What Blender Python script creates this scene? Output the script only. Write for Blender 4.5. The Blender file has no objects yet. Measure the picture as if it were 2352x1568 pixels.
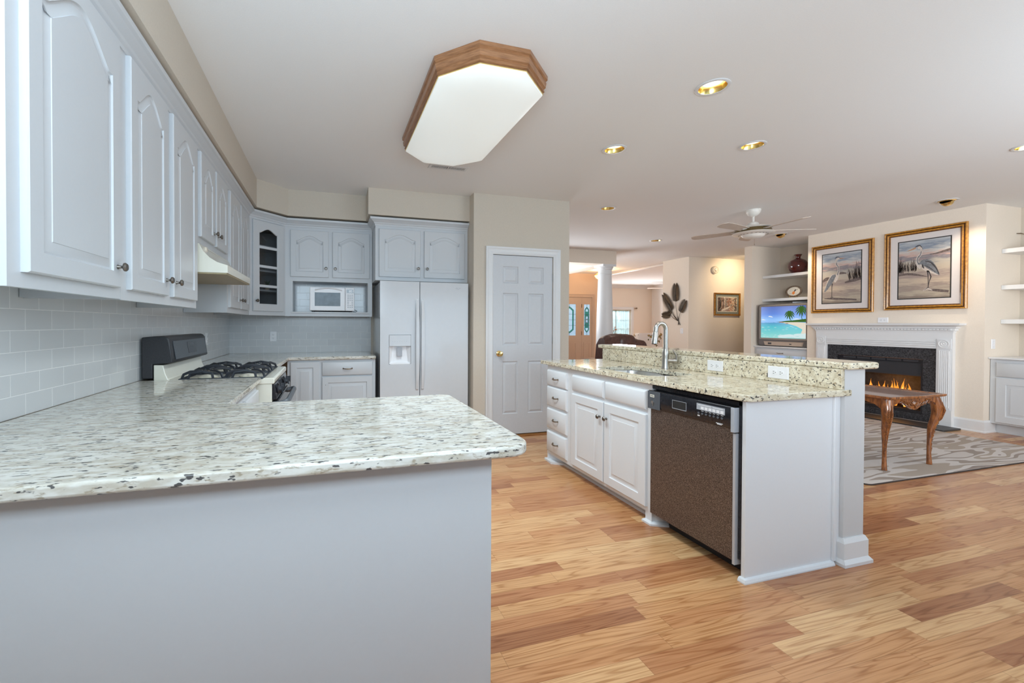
import bpy, bmesh, math, random
from mathutils import Vector, Matrix
random.seed(7)
S = bpy.context.scene
COL = S.collection
PI = math.pi

# ------------------------------------------------------------------ camera, world, light, exposure
HC = 1.26
YAW, PIT, ROL = 0.2774855, -0.01022578, 0.00312777
def cam_axes():
    cy, sy, cp, sp = math.cos(YAW), math.sin(YAW), math.cos(PIT), math.sin(PIT)
    f = Vector((sy*cp, cy*cp, sp)); r = Vector((cy, -sy, 0)); u = r.cross(f)
    c, s = math.cos(ROL), math.sin(ROL)
    return c*r + s*u, -s*r + c*u, f
_r, _u, _f = cam_axes()
cd = bpy.data.cameras.new('camera'); cam = bpy.data.objects.new('camera', cd); COL.objects.link(cam)
cam.matrix_world = Matrix(((_r.x, _u.x, -_f.x, 0), (_r.y, _u.y, -_f.y, 0), (_r.z, _u.z, -_f.z, HC), (0, 0, 0, 1)))
cd.sensor_width = 36.0; cd.lens = 969.226*36/2352
cd.shift_x = (1176-1032)/2352; cd.shift_y = -(784-754.073)/2352
cd.clip_start = 0.05
S.camera = cam
S.view_settings.view_transform = 'Standard'; S.view_settings.look = 'None'
S.view_settings.gamma = 1.0; S.view_settings.use_curve_mapping = False
S.view_settings.exposure = -0.02
w = bpy.data.worlds.new('sky'); S.world = w; w.use_nodes = True
w.node_tree.nodes['Background'].inputs[0].default_value = (0.66, 0.84, 1.0, 1)
w.node_tree.nodes['Background'].inputs[1].default_value = 0.2
S.cycles.max_bounces = 8; S.cycles.diffuse_bounces = 5; S.cycles.glossy_bounces = 4
S.cycles.caustics_reflective = False; S.cycles.caustics_refractive = False
S.cycles.sample_clamp_indirect = 6.0
S.cycles.use_denoising = True

def area(name, loc, target, sx, sy, power, col, spread=None):
    l = bpy.data.lights.new(name, 'AREA'); l.shape = 'RECTANGLE'; l.size = sx; l.size_y = sy
    l.energy = power; l.color = col
    o = bpy.data.objects.new(name, l); COL.objects.link(o); o.location = loc
    o.rotation_euler = (Vector(target)-Vector(loc)).to_track_quat('-Z', 'Y').to_euler()
    if spread: l.spread = math.radians(spread)
    return o
# daylight from the breakfast-bay windows behind the camera and the living-room windows to its right, plus two added fill beams
area('daylight_bay', (2.7, -1.3, 1.1), (2.4, 3, .8), 3.0, 1.6, 20, (0.52, 0.76, 1.0))
area('daylight_living', (6.2, -2.2, 1.5), (6.0, 4, 1.3), 4.0, 2.2, 14, (0.97, 0.98, 1.0))
area('living_room_fill', (4.9, -2.6, 1.5), (7.5, 6.0, 1.3), 2.6, 1.8, 17, (1.0, 0.98, 0.95), 62)  # added fill beam that brightens the hall and living-room walls
area('fireplace_fill', (0.2, -1.6, 1.6), (7.4, 3.9, 1.5), 1.6, 1.2, 12, (0.90, 0.95, 1.0), 44)  # added narrow fill aimed at the fireplace wall
area('daylight_far_room', (10.0, 12.7, 1.1), (9.6, 9, 1.6), 1.1, 1.2, 70, (0.95, 0.97, 1.0)).visible_camera = False
# front-window daylight, then added fill lamps turned up to brighten the ceiling
area('daylight_front_window', (10.0, 14.1, 1.9), (10.0, 13.0, 1.1), 1.6, 1.2, 60, (0.85, 0.95, 1.0))
area('ceiling_fill', (0.0, -0.4, 1.9), (0.0, 0.7, 2.7), 2.0, 1.0, 80, (0.68, 0.86, 1.0))
area('ceiling_fill', (4.8, -0.3, 1.75), (4.9, 0.8, 2.7), 3.0, 1.4, 64, (0.72, 0.89, 1.0))
area('ceiling_fill', (3.9, 8.4, 1.6), (4.4, 7.6, 2.7), 1.6, 1.2, 70, (0.86, 0.94, 1.0))

# ------------------------------------------------------------------ materials
MATS = {}
def nt(name):
    m = bpy.data.materials.new(name); m.use_nodes = True
    n = m.node_tree.nodes; l = m.node_tree.links
    MATS[name] = m
    return m, n, l, n['Principled BSDF']
def N(n, t, **k):
    x = n.new(t)
    for a, v in k.items():
        if a.startswith('i_'):
            key = a[2:]; key = int(key) if key.isdigit() else key.replace('_', ' ')
            x.inputs[key].default_value = v
        else: setattr(x, a, v)
    return x
def ramp(n, stops, interp='LINEAR'):
    r = n.new('ShaderNodeValToRGB'); r.color_ramp.interpolation = interp
    e = r.color_ramp.elements
    e[0].position, e[0].color = stops[0][0], (*stops[0][1], 1)
    e[1].position, e[1].color = stops[-1][0], (*stops[-1][1], 1)
    for p, c in stops[1:-1]:
        x = e.new(p); x.color = (*c, 1)
    return r
def math_(n, l, op, a, b=None, c=None):
    x = n.new('ShaderNodeMath'); x.operation = op
    for i, v in enumerate((a, b, c)):
        if v is None: continue
        if isinstance(v, (int, float)): x.inputs[i].default_value = v
        else: l.new(v, x.inputs[i])
    return x.outputs[0]
def mixc(n, l, fac, a, b, blend='MIX'):
    x = n.new('ShaderNodeMix'); x.data_type = 'RGBA'; x.blend_type = blend
    for sock, v in ((x.inputs[0], fac), (x.inputs[6], a), (x.inputs[7], b)):
        if isinstance(v, (int, float)): sock.default_value = v
        elif isinstance(v, tuple): sock.default_value = (*v, 1)
        else: l.new(v, sock)
    return x.outputs[2]
def plain(name, col, rough=0.5, metal=0.0, noise=0.0, scale=40, bump=0.0, spec=None, coat=0.0, emit=None, es=0.0):
    m, n, l, b = nt(name)
    b.inputs['Roughness'].default_value = rough; b.inputs['Metallic'].default_value = metal
    b.inputs['Base Color'].default_value = (*col, 1)
    if spec is not None: b.inputs['Specular IOR Level'].default_value = spec
    if coat: b.inputs['Coat Weight'].default_value = coat; b.inputs['Coat Roughness'].default_value = 0.08
    if noise or bump:
        tc = N(n, 'ShaderNodeTexCoord'); t = N(n, 'ShaderNodeTexNoise', i_Scale=scale, i_Detail=4.0)
        l.new(tc.outputs['Object'], t.inputs['Vector'])
        if noise:
            lo = tuple(max(0, c*(1-noise)) for c in col); hi = tuple(min(1, c*(1+noise)) for c in col)
            r = ramp(n, [(0.3, lo), (0.7, hi)]); l.new(t.outputs['Fac'], r.inputs[0]); l.new(r.outputs[0], b.inputs['Base Color'])
        if bump:
            bp = N(n, 'ShaderNodeBump', i_Strength=bump, i_Distance=0.003); l.new(t.outputs['Fac'], bp.inputs['Height']); l.new(bp.outputs[0], b.inputs['Normal'])
    if emit: b.inputs['Emission Color'].default_value = (*emit, 1); b.inputs['Emission Strength'].default_value = es
    return m

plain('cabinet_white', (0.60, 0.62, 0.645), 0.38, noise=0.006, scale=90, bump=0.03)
plain('trim_white', (0.75, 0.755, 0.765), 0.4, noise=0.005, scale=25)
plain('door_white', (0.61, 0.625, 0.655), 0.42, noise=0.015, scale=40, bump=0.04)
plain('wall_beige', (0.62, 0.55, 0.465), 0.85, noise=0.025, scale=120, bump=0.15)
plain('wall_sand', (0.80, 0.71, 0.61), 0.85, noise=0.025, scale=120, bump=0.15)
plain('cabinet_white_lit', (0.75, 0.765, 0.79), 0.38, noise=0.006, scale=90, bump=0.03)  # cabinet white lightened so the island looks more brightly lit
plain('halfwall_paint', (0.60, 0.60, 0.605), 0.45, noise=0.006)
plain('door_tan', (0.50, 0.37, 0.28), 0.5, noise=0.02)
plain('wall_peach', (0.72, 0.53, 0.38), 0.85, noise=0.03, scale=120, bump=0.15)
plain('ceiling_white', (0.86, 0.86, 0.86), 0.9, noise=0.015, scale=160, bump=0.12)
plain('appliance_white', (0.64, 0.655, 0.68), 0.16, noise=0.008, scale=20, coat=0.5)
plain('bisque', (0.80, 0.77, 0.66), 0.2, noise=0.01, scale=20, coat=0.4)
plain('hood_under', (0.36, 0.29, 0.16), 0.4, noise=0.08)
plain('black_gloss', (0.018, 0.018, 0.022), 0.12, noise=0.2, scale=60)
plain('black_satin', (0.03, 0.03, 0.035), 0.4, noise=0.2, scale=200)
plain('cast_iron', (0.022, 0.026, 0.035), 0.45, noise=0.2, scale=150, bump=0.2)
plain('charcoal_plastic', (0.09, 0.10, 0.115), 0.4, noise=0.1, scale=100)
plain('grey_plastic', (0.42, 0.44, 0.48), 0.35, noise=0.03)
plain('steel', (0.62, 0.61, 0.59), 0.28, 1.0, noise=0.04, scale=60)
plain('nickel', (0.52, 0.49, 0.45), 0.3, 1.0, noise=0.05, scale=80)
plain('bronze', (0.26, 0.20, 0.14), 0.35, 1.0, noise=0.12, scale=90)
plain('brass', (0.86, 0.62, 0.26), 0.18, 1.0, noise=0.04, scale=50)
plain('gold_reflector', (0.95, 0.66, 0.22), 0.22, 1.0, noise=0.05, scale=30)
plain('outlet_white', (0.86, 0.86, 0.88), 0.3, noise=0.01)
plain('dark_slot', (0.02, 0.02, 0.02), 0.6, noise=0.1)
plain('bulb', (1, 1, 1), 0.5, noise=0.0, emit=(1.0, 0.94, 0.82), es=2.6)
plain('cream_ceramic', (0.78, 0.70, 0.58), 0.3, noise=0.05)
plain('maroon_glaze', (0.09, 0.008, 0.008), 0.08, noise=0.2, scale=12, coat=1.0)
plain('mat_board', (0.80, 0.74, 0.72), 0.8, noise=0.01)
plain('paper_print', (0.72, 0.68, 0.60), 0.8, noise=0.04)
plain('leather_brown', (0.085, 0.035, 0.026), 0.35, noise=0.3, scale=25, bump=0.5)
plain('orange_petal', (0.75, 0.24, 0.05), 0.6, noise=0.2, scale=60)
plain('stem_green', (0.05, 0.10, 0.04), 0.6, noise=0.2)
plain('leaf_bronze', (0.045, 0.033, 0.022), 0.45, 0.5, noise=0.5, scale=25)
plain('fan_band', (0.20, 0.15, 0.07), 0.3, 0.8, noise=0.1)
plain('fan_white', (0.80, 0.77, 0.72), 0.35, noise=0.02)
plain('fan_blade', (0.62, 0.54, 0.47), 0.5, noise=0.05, scale=20)
plain('log_bark', (0.10, 0.035, 0.015), 0.8, noise=0.5, scale=30, bump=0.6, emit=(1.0, 0.12, 0.01), es=0.06)
plain('firebrick', (0.035, 0.032, 0.03), 0.8, noise=0.3, scale=30, bump=0.3)
plain('flame_outer', (0, 0, 0), 1, emit=(1.0, 0.30, 0.03), es=1.3)
plain('flame_core', (0, 0, 0), 1, emit=(1.0, 0.68, 0.18), es=1.6)
plain('heron_grey', (0.20, 0.21, 0.23), 0.8, noise=0.35, scale=60)
plain('heron_pale', (0.66, 0.58, 0.52), 0.8, noise=0.15, scale=60)
plain('heron_dark', (0.05, 0.045, 0.05), 0.8, noise=0.3, scale=60)
plain('heron_beak', (0.50, 0.25, 0.12), 0.8, noise=0.2, scale=60)
plain('dune_grass', (0.16, 0.12, 0.11), 0.9, noise=0.4, scale=80)
plain('matte_sage', (0.20, 0.22, 0.20), 0.8, noise=0.05)
plain('glass_blue', (0.30, 0.48, 0.66), 0.2, noise=0.15, scale=18, emit=(0.40, 0.62, 0.85), es=0.55)
plain('glass_teal', (0.02, 0.16, 0.15), 0.15, noise=0.2, scale=18, emit=(0.03, 0.24, 0.22), es=0.45)
plain('lead_came', (0.05, 0.05, 0.06), 0.5, noise=0.1)
plain('screen_glass_dark', (0.07, 0.095, 0.12), 0.12, noise=0.3, scale=14, spec=0.2)
plain('pewter', (0.20, 0.18, 0.16), 0.32, 1.0, noise=0.1, scale=80)
plain('satin_trim', (0.55, 0.57, 0.61), 0.4, 0.3, noise=0.03)
plain('tv_frame', (0.27, 0.235, 0.205), 0.45, noise=0.12, scale=200)
plain('tv_frame_dark', (0.15, 0.135, 0.13), 0.5, noise=0.12, scale=200)
plain('tv_strip', (0.48, 0.37, 0.29), 0.4, noise=0.08, scale=150)
plain('tv_cloud', (0, 0, 0), 1, emit=(0.85, 0.92, 1.0), es=0.9)
plain('tv_palm', (0, 0, 0), 1, emit=(0.05, 0.14, 0.02), es=0.9)
plain('tv_rock', (0, 0, 0), 1, emit=(0.42, 0.22, 0.13), es=0.9)
plain('tv_sand', (0, 0, 0), 1, emit=(0.86, 0.78, 0.64), es=0.9)
plain('tv_foam', (0, 0, 0), 1, emit=(0.72, 0.90, 0.90), es=0.9)
plain('pendant_glass', (0.9, 0.75, 0.5), 0.3, emit=(1.0, 0.62, 0.25), es=2.2)
plain('plate_rim', (0.13, 0.09, 0.06), 0.5, noise=0.5, scale=60)
plain('white_led', (1, 1, 1), 0.5, emit=(0.9, 0.95, 1), es=0.6)
plain('hearth_stone', (0.035, 0.035, 0.036), 0.45, noise=0.4, scale=90)

def glass(name, tint, rough=0.02, mixf=0.07):
    m, n, l, b = nt(name)
    out = n['Material Output']; tr = N(n, 'ShaderNodeBsdfTransparent'); tr.inputs[0].default_value = (*tint, 1)
    g = N(n, 'ShaderNodeBsdfGlossy', i_Roughness=rough); mx = N(n, 'ShaderNodeMixShader'); mx.inputs[0].default_value = mixf; l.new(tr.outputs[0], mx.inputs[1]); l.new(g.outputs[0], mx.inputs[2])
    l.new(mx.outputs[0], out.inputs[0])
glass('clear_glass', (0.93, 0.95, 0.95)); glass('smoked_glass', (0.55, 0.57, 0.58))
glass('picture_glass', (0.97, 0.97, 0.97), 0.04, 0.04)

# brushed lens of the fluorescent box
m, n, l, b = nt('light_lens'); b.inputs['Base Color'].default_value = (0.80, 0.84, 0.82, 1); b.inputs['Roughness'].default_value = 0.3
b.inputs['Emission Color'].default_value = (0.95, 1.0, 0.98, 1); b.inputs['Emission Strength'].default_value = 0.34
t = N(n, 'ShaderNodeTexNoise', i_Scale=400.0); bp = N(n, 'ShaderNodeBump', i_Strength=0.05, i_Distance=0.001)
l.new(t.outputs[0], bp.inputs['Height']); l.new(bp.outputs[0], b.inputs['Normal'])

# subway tile (boxmap uv in metres)
m, n, l, b = nt('subway_tile'); uv = N(n, 'ShaderNodeUVMap')
br = N(n, 'ShaderNodeTexBrick', offset=0.5, i_Scale=1.0); br.inputs['Brick Width'].default_value = 0.155; br.inputs['Row Height'].default_value = 0.0775
br.inputs['Mortar Size'].default_value = 0.0022; br.inputs['Mortar Smooth'].default_value = 0.3
br.inputs['Color1'].default_value = (0.67, 0.68, 0.69, 1); br.inputs['Color2'].default_value = (0.64, 0.65, 0.66, 1); br.inputs['Mortar'].default_value = (0.88, 0.88, 0.88, 1)
mp = N(n, 'ShaderNodeMapping'); mp.inputs['Location'].default_value = (0.02, -0.922+0.0775*12, 0)
l.new(uv.outputs[0], mp.inputs[0]); l.new(mp.outputs[0], br.inputs['Vector']); l.new(br.outputs['Color'], b.inputs['Base Color'])
b.inputs['Roughness'].default_value = 0.16
bp = N(n, 'ShaderNodeBump', i_Strength=0.6, i_Distance=0.002, invert=True); l.new(br.outputs['Fac'], bp.inputs['Height']); l.new(bp.outputs[0], b.inputs['Normal'])

# oak strip floor: boards run along X
m, n, l, b = nt('oak_floor'); uv = N(n, 'ShaderNodeUVMap'); sp = N(n, 'ShaderNodeSeparateXYZ'); l.new(uv.outputs[0], sp.inputs[0])
BWD, BLN = 0.083, 0.74
row = math_(n, l, 'FLOOR', math_(n, l, 'DIVIDE', sp.outputs[1], BWD))
wn = N(n, 'ShaderNodeTexWhiteNoise', noise_dimensions='1D'); l.new(row, wn.inputs['W'])
xs = math_(n, l, 'DIVIDE', math_(n, l, 'ADD', sp.outputs[0], math_(n, l, 'MULTIPLY', wn.outputs['Value'], 7.3)), BLN)
colm = math_(n, l, 'FLOOR', xs)
cb = N(n, 'ShaderNodeCombineXYZ'); l.new(row, cb.inputs[0]); l.new(colm, cb.inputs[1])
w2 = N(n, 'ShaderNodeTexWhiteNoise', noise_dimensions='3D'); l.new(cb.outputs[0], w2.inputs['Vector'])
tone = ramp(n, [(0.0, (0.31, 0.125, 0.055)), (0.07, (0.42, 0.18, 0.08)), (0.35, (0.52, 0.25, 0.11)), (0.7, (0.58, 0.31, 0.14)), (1.0, (0.67, 0.41, 0.205))])
l.new(w2.outputs['Value'], tone.inputs[0])
gc = N(n, 'ShaderNodeCombineXYZ'); l.new(math_(n, l, 'MULTIPLY', sp.outputs[0], 1.3), gc.inputs[0]); l.new(math_(n, l, 'MULTIPLY', sp.outputs[1], 20.0), gc.inputs[1]); l.new(math_(n, l, 'MULTIPLY', w2.outputs['Value'], 60.0), gc.inputs[2])
ng = N(n, 'ShaderNodeTexNoise', i_Scale=1.0, i_Detail=1.5, i_Roughness=0.45); l.new(gc.outputs[0], ng.inputs['Vector'])
ring = math_(n, l, 'SINE', math_(n, l, 'MULTIPLY', ng.outputs['Fac'], 50.0))
ringr = ramp(n, [(0.0, (0.70, 0.58, 0.47)), (0.16, (0.94, 0.91, 0.88)), (0.5, (1.03, 1.03, 1.03)), (1.0, (1.06, 1.07, 1.08))]); l.new(math_(n, l, 'MULTIPLY_ADD', ring, 0.5, 0.5), ringr.inputs[0])
gf = N(n, 'ShaderNodeCombineXYZ'); l.new(math_(n, l, 'MULTIPLY', sp.outputs[0], 5.0), gf.inputs[0]); l.new(math_(n, l, 'MULTIPLY', sp.outputs[1], 170.0), gf.inputs[1]); l.new(w2.outputs['Value'], gf.inputs[2])
nf = N(n, 'ShaderNodeTexNoise', i_Scale=1.0, i_Detail=3.0); l.new(gf.outputs[0], nf.inputs['Vector'])
fine = ramp(n, [(0.32, (0.80, 0.74, 0.68)), (0.58, (1.04, 1.04, 1.04))]); l.new(nf.outputs['Fac'], fine.inputs[0])
c1 = mixc(n, l, 0.8, tone.outputs[0], ringr.outputs[0], 'MULTIPLY'); c2 = mixc(n, l, 0.8, c1, fine.outputs[0], 'MULTIPLY')
fy = math_(n, l, 'FRACT', math_(n, l, 'DIVIDE', sp.outputs[1], BWD)); fx = math_(n, l, 'FRACT', xs)
gap = math_(n, l, 'MAXIMUM', math_(n, l, 'LESS_THAN', fy, 0.022), math_(n, l, 'LESS_THAN', fx, 0.0028))
c3 = mixc(n, l, math_(n, l, 'MULTIPLY', gap, 0.45), c2, (0.16, 0.075, 0.03))
l.new(c3, b.inputs['Base Color']); b.inputs['Roughness'].default_value = 0.24
bp = N(n, 'ShaderNodeBump', i_Strength=0.12, i_Distance=0.001); l.new(nf.outputs['Fac'], bp.inputs['Height']); l.new(bp.outputs[0], b.inputs['Normal'])

# granite
def granite(name, base, pale, rust, dark, stretch, scale=1.0, rough=0.07, th=0.635):
    m, n, l, b = nt(name); tc = N(n, 'ShaderNodeTexCoord'); mp = N(n, 'ShaderNodeMapping'); mp.inputs['Scale'].default_value = stretch
    mp.inputs['Rotation'].default_value = (0, 0, 0.12)
    l.new(tc.outputs['Object'], mp.inputs[0])
    def nz(s, d, off):
        t = N(n, 'ShaderNodeTexNoise', i_Scale=s*scale, i_Detail=d, i_Roughness=0.55)
        a = N(n, 'ShaderNodeVectorMath', operation='ADD'); a.inputs[1].default_value = (off, off*2, off*3)
        l.new(mp.outputs[0], a.inputs[0]); l.new(a.outputs[0], t.inputs['Vector']); return t.outputs['Fac']
    r0 = ramp(n, [(0.38, base), (0.60, pale)]); l.new(nz(46, 5, 0), r0.inputs[0])
    k1 = ramp(n, [(0.57, (0, 0, 0)), (0.66, (1, 1, 1))]); l.new(nz(115, 3, 5), k1.inputs[0])
    k2 = ramp(n, [(th, (0, 0, 0)), (th+.04, (1, 1, 1))]); l.new(nz(105, 2.5, 11), k2.inputs[0])
    k3 = ramp(n, [(0.58, (0, 0, 0)), (0.74, (1, 1, 1))]); l.new(nz(16, 6, 17), k3.inputs[0])
    c = mixc(n, l, math_(n, l, 'MULTIPLY', k3.outputs[0], 0.45), r0.outputs[0], rust)
    c = mixc(n, l, math_(n, l, 'MULTIPLY', k1.outputs[0], 0.7), c, rust)
    c = mixc(n, l, math_(n, l, 'MULTIPLY', k2.outputs[0], 0.92), c, dark)
    l.new(c, b.inputs['Base Color']); b.inputs['Roughness'].default_value = rough
granite('granite_cream', (0.54, 0.50, 0.42), (0.71, 0.70, 0.65), (0.30, 0.24, 0.16), (0.045, 0.045, 0.05), (0.32, 1.0, 0.8), 0.95, 0.07, 0.605)
granite('granite_island', (0.62, 0.54, 0.39), (0.80, 0.74, 0.59), (0.30, 0.20, 0.10), (0.035, 0.033, 0.035), (0.55, 0.9, 1.0), 0.72, 0.07, 0.60)
granite('granite_black', (0.018, 0.018, 0.020), (0.05, 0.05, 0.056), (0.09, 0.09, 0.10), (0.16, 0.16, 0.18), (1, 1, 1), 1.2, 0.2)

# dishwasher door: bronze-brown fleck
m, n, l, b = nt('dishwasher_fleck'); tc = N(n, 'ShaderNodeTexCoord'); t = N(n, 'ShaderNodeTexNoise', i_Scale=330.0, i_Detail=2.0); l.new(tc.outputs['Object'], t.inputs['Vector'])
r = ramp(n, [(0.36, (0.035, 0.026, 0.022)), (0.5, (0.12, 0.085, 0.07)), (0.68, (0.30, 0.225, 0.185))]); l.new(t.outputs['Fac'], r.inputs[0]); l.new(r.outputs[0], b.inputs['Base Color'])
b.inputs['Roughness'].default_value = 0.3; b.inputs['Metallic'].default_value = 0.35

def wood(name, dark, light, sc=(1, 1, 1), rough=0.3, coat=0.3, freq=9.0):
    m, n, l, b = nt(name); tc = N(n, 'ShaderNodeTexCoord'); mp = N(n, 'ShaderNodeMapping'); mp.inputs['Scale'].default_value = sc; l.new(tc.outputs['Object'], mp.inputs[0])
    t = N(n, 'ShaderNodeTexNoise', i_Scale=freq, i_Detail=5.0, i_Roughness=0.6); l.new(mp.outputs[0], t.inputs['Vector'])
    r = ramp(n, [(0.3, dark), (0.7, light)]); l.new(t.outputs['Fac'], r.inputs[0]); l.new(r.outputs[0], b.inputs['Base Color'])
    b.inputs['Roughness'].default_value = rough; b.inputs['Coat Weight'].default_value = coat
    bp = N(n, 'ShaderNodeBump', i_Strength=0.15, i_Distance=0.002); l.new(t.outputs['Fac'], bp.inputs['Height']); l.new(bp.outputs[0], b.inputs['Normal'])
wood('light_oak', (0.22, 0.095, 0.04), (0.42, 0.20, 0.09), (1.5, 1.5, 18), 0.4)
wood('table_walnut', (0.075, 0.020, 0.006), (0.38, 0.13, 0.034), (6, 6, 1.5), 0.22, 0.6)
wood('table_carved', (0.05, 0.014, 0.005), (0.32, 0.115, 0.035), (8, 8, 8), 0.25, 0.6, 14)
wood('frame_gold', (0.30, 0.11, 0.012), (0.62, 0.30, 0.04), (4, 4, 4), 0.3, 0.3)
wood('frame_brown', (0.05, 0.018, 0.006), (0.16, 0.06, 0.015), (4, 4, 4), 0.3, 0.3)
wood('threshold_oak', (0.30, 0.12, 0.03), (0.45, 0.20, 0.06), (1, 20, 1), 0.3)

# paintings: banded sky / shore in Generated coordinates
def scene_mat(name, stops, axis, streak=0.10, emit=False, sc=(3.0, 3.0, 26.0), es=0.9):
    m, n, l, b = nt(name); tc = N(n, 'ShaderNodeTexCoord'); sp = N(n, 'ShaderNodeSeparateXYZ'); l.new(tc.outputs['Generated'], sp.inputs[0])
    mp = N(n, 'ShaderNodeMapping'); mp.inputs['Scale'].default_value = sc; mp.inputs['Rotation'].default_value = (0.12, 0.1, 0); l.new(tc.outputs['Generated'], mp.inputs[0])
    t = N(n, 'ShaderNodeTexNoise', i_Scale=1.0, i_Detail=5.0, i_Roughness=0.6); l.new(mp.outputs[0], t.inputs['Vector'])
    v = math_(n, l, 'ADD', sp.outputs[axis], math_(n, l, 'MULTIPLY', math_(n, l, 'SUBTRACT', t.outputs['Fac'], 0.5), streak))
    r = ramp(n, stops); l.new(v, r.inputs[0])
    if emit:
        l.new(r.outputs[0], b.inputs['Emission Color']); b.inputs['Emission Strength'].default_value = es; b.inputs['Base Color'].default_value = (0, 0, 0, 1); b.inputs['Roughness'].default_value = 0.2
    else:
        l.new(r.outputs[0], b.inputs['Base Color']); b.inputs['Roughness'].default_value = 0.7
scene_mat('painted_shore', [(0.0, (0.28, 0.22, 0.18)), (0.10, (0.52, 0.44, 0.34)), (0.2, (0.36, 0.28, 0.24)), (0.28, (0.62, 0.50, 0.38)), (0.40, (0.38, 0.29, 0.26)), (0.5, (0.55, 0.46, 0.36)), (0.62, (0.52, 0.47, 0.40)), (0.70, (0.24, 0.22, 0.25)), (0.75, (0.62, 0.42, 0.36)), (0.82, (0.58, 0.57, 0.55)), (0.9, (0.25, 0.30, 0.38)), (1.0, (0.50, 0.53, 0.56))], 2, 0.34)
scene_mat('painted_woods', [(0.0, (0.05, 0.04, 0.04)), (0.3, (0.30, 0.18, 0.13)), (0.42, (0.62, 0.52, 0.48)), (0.52, (0.08, 0.05, 0.04)), (0.62, (0.45, 0.17, 0.10)), (0.75, (0.70, 0.58, 0.46)), (1.0, (0.06, 0.05, 0.05))], 0, 1.5, False, (26.0, 1.0, 7.0))
scene_mat('tv_beach', [(0.0, (0.35, 0.78, 0.74)), (0.16, (0.18, 0.66, 0.66)), (0.36, (0.04, 0.52, 0.62)), (0.485, (0.02, 0.27, 0.55)), (0.495, (0.22, 0.48, 0.90)), (0.58, (0.22, 0.50, 0.95)), (0.75, (0.03, 0.17, 0.70)), (1.0, (0.012, 0.07, 0.42))], 2, 0.06, True, (4, 9, 14))

# rug: overlapping leaf strokes
m, n, l, b = nt('rug_leaf'); uv = N(n, 'ShaderNodeUVMap'); mp = N(n, 'ShaderNodeMapping'); mp.inputs['Rotation'].default_value = (0, 0, 0.30); mp.inputs['Scale'].default_value = (0.62, 4.6, 1); l.new(uv.outputs[0], mp.inputs[0])
d = N(n, 'ShaderNodeTexNoise', i_Scale=1.3, i_Detail=1.0); l.new(uv.outputs[0], d.inputs['Vector'])
ad = N(n, 'ShaderNodeVectorMath', operation='MULTIPLY_ADD'); ad.inputs[1].default_value = (0.55, 0.55, 0.55); l.new(d.outputs['Color'], ad.inputs[0]); l.new(mp.outputs[0], ad.inputs[2])
t = N(n, 'ShaderNodeTexNoise', i_Scale=1.5, i_Detail=1.2, i_Roughness=0.4); l.new(ad.outputs[0], t.inputs['Vector'])
r = ramp(n, [(0.0, (0.62, 0.57, 0.54)), (0.40, (0.36, 0.30, 0.26)), (0.46, (0.66, 0.61, 0.58)), (0.525, (0.44, 0.37, 0.31)), (0.60, (0.68, 0.63, 0.60)), (0.66, (0.33, 0.27, 0.24))], 'CONSTANT'); l.new(t.outputs['Fac'], r.inputs[0])
f2 = N(n, 'ShaderNodeTexNoise', i_Scale=500.0, i_Detail=2.0); l.new(uv.outputs[0], f2.inputs['Vector'])
fr = ramp(n, [(0.3, (0.82, 0.82, 0.82)), (0.7, (1.05, 1.05, 1.05))]); l.new(f2.outputs['Fac'], fr.inputs[0])
l.new(mixc(n, l, 1.0, r.outputs[0], fr.outputs[0], 'MULTIPLY'), b.inputs['Base Color']); b.inputs['Roughness'].default_value = 0.95
bp = N(n, 'ShaderNodeBump', i_Strength=0.5, i_Distance=0.004); l.new(f2.outputs['Fac'], bp.inputs['Height']); l.new(bp.outputs[0], b.inputs['Normal'])
plain('rug_binding', (0.05, 0.035, 0.03), 0.9, noise=0.2)

# floral upholstery
m, n, l, b = nt('floral_fabric'); uv = N(n, 'ShaderNodeUVMap')
v1 = N(n, 'ShaderNodeTexVoronoi', i_Scale=9.0, feature='F1'); l.new(uv.outputs[0], v1.inputs['Vector'])
k = ramp(n, [(0.0, (0.45, 0.30, 0.12)), (0.22, (0.10, 0.12, 0.06)), (0.34, (0.86, 0.87, 0.90))], 'CONSTANT'); l.new(v1.outputs['Distance'], k.inputs[0])
t = N(n, 'ShaderNodeTexNoise', i_Scale=14.0, i_Detail=2.0); l.new(uv.outputs[0], t.inputs['Vector'])
k2 = ramp(n, [(0.0, (1, 1, 1)), (0.48, (0, 0, 0))], 'CONSTANT'); l.new(t.outputs['Fac'], k2.inputs[0])
l.new(mixc(n, l, k2.outputs[0], k.outputs[0], (0.86, 0.87, 0.90)), b.inputs['Base Color']); b.inputs['Roughness'].default_value = 0.9
# sheer curtain and its daylit garden glow
m, n, l, b = nt('sheer_curtain'); out = n['Material Output']
tl = N(n, 'ShaderNodeBsdfTranslucent'); tl.inputs[0].default_value = (0.72, 0.88, 0.93, 1); tp = N(n, 'ShaderNodeBsdfTransparent'); df = N(n, 'ShaderNodeBsdfDiffuse'); df.inputs[0].default_value = (0.72, 0.86, 0.90, 1)
m1 = N(n, 'ShaderNodeMixShader'); m1.inputs[0].default_value = 0.35; l.new(tl.outputs[0], m1.inputs[1]); l.new(df.outputs[0], m1.inputs[2])
t = N(n, 'ShaderNodeTexNoise', i_Scale=70.0); r = ramp(n, [(0.3, (0.25, 0.25, 0.25)), (0.7, (0.42, 0.42, 0.42))]); l.new(t.outputs[0], r.inputs[0])
m2 = N(n, 'ShaderNodeMixShader'); l.new(r.outputs[0], m2.inputs[0]); l.new(m1.outputs[0], m2.inputs[1]); l.new(tp.outputs[0], m2.inputs[2]); l.new(m2.outputs[0], out.inputs[0])
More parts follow.
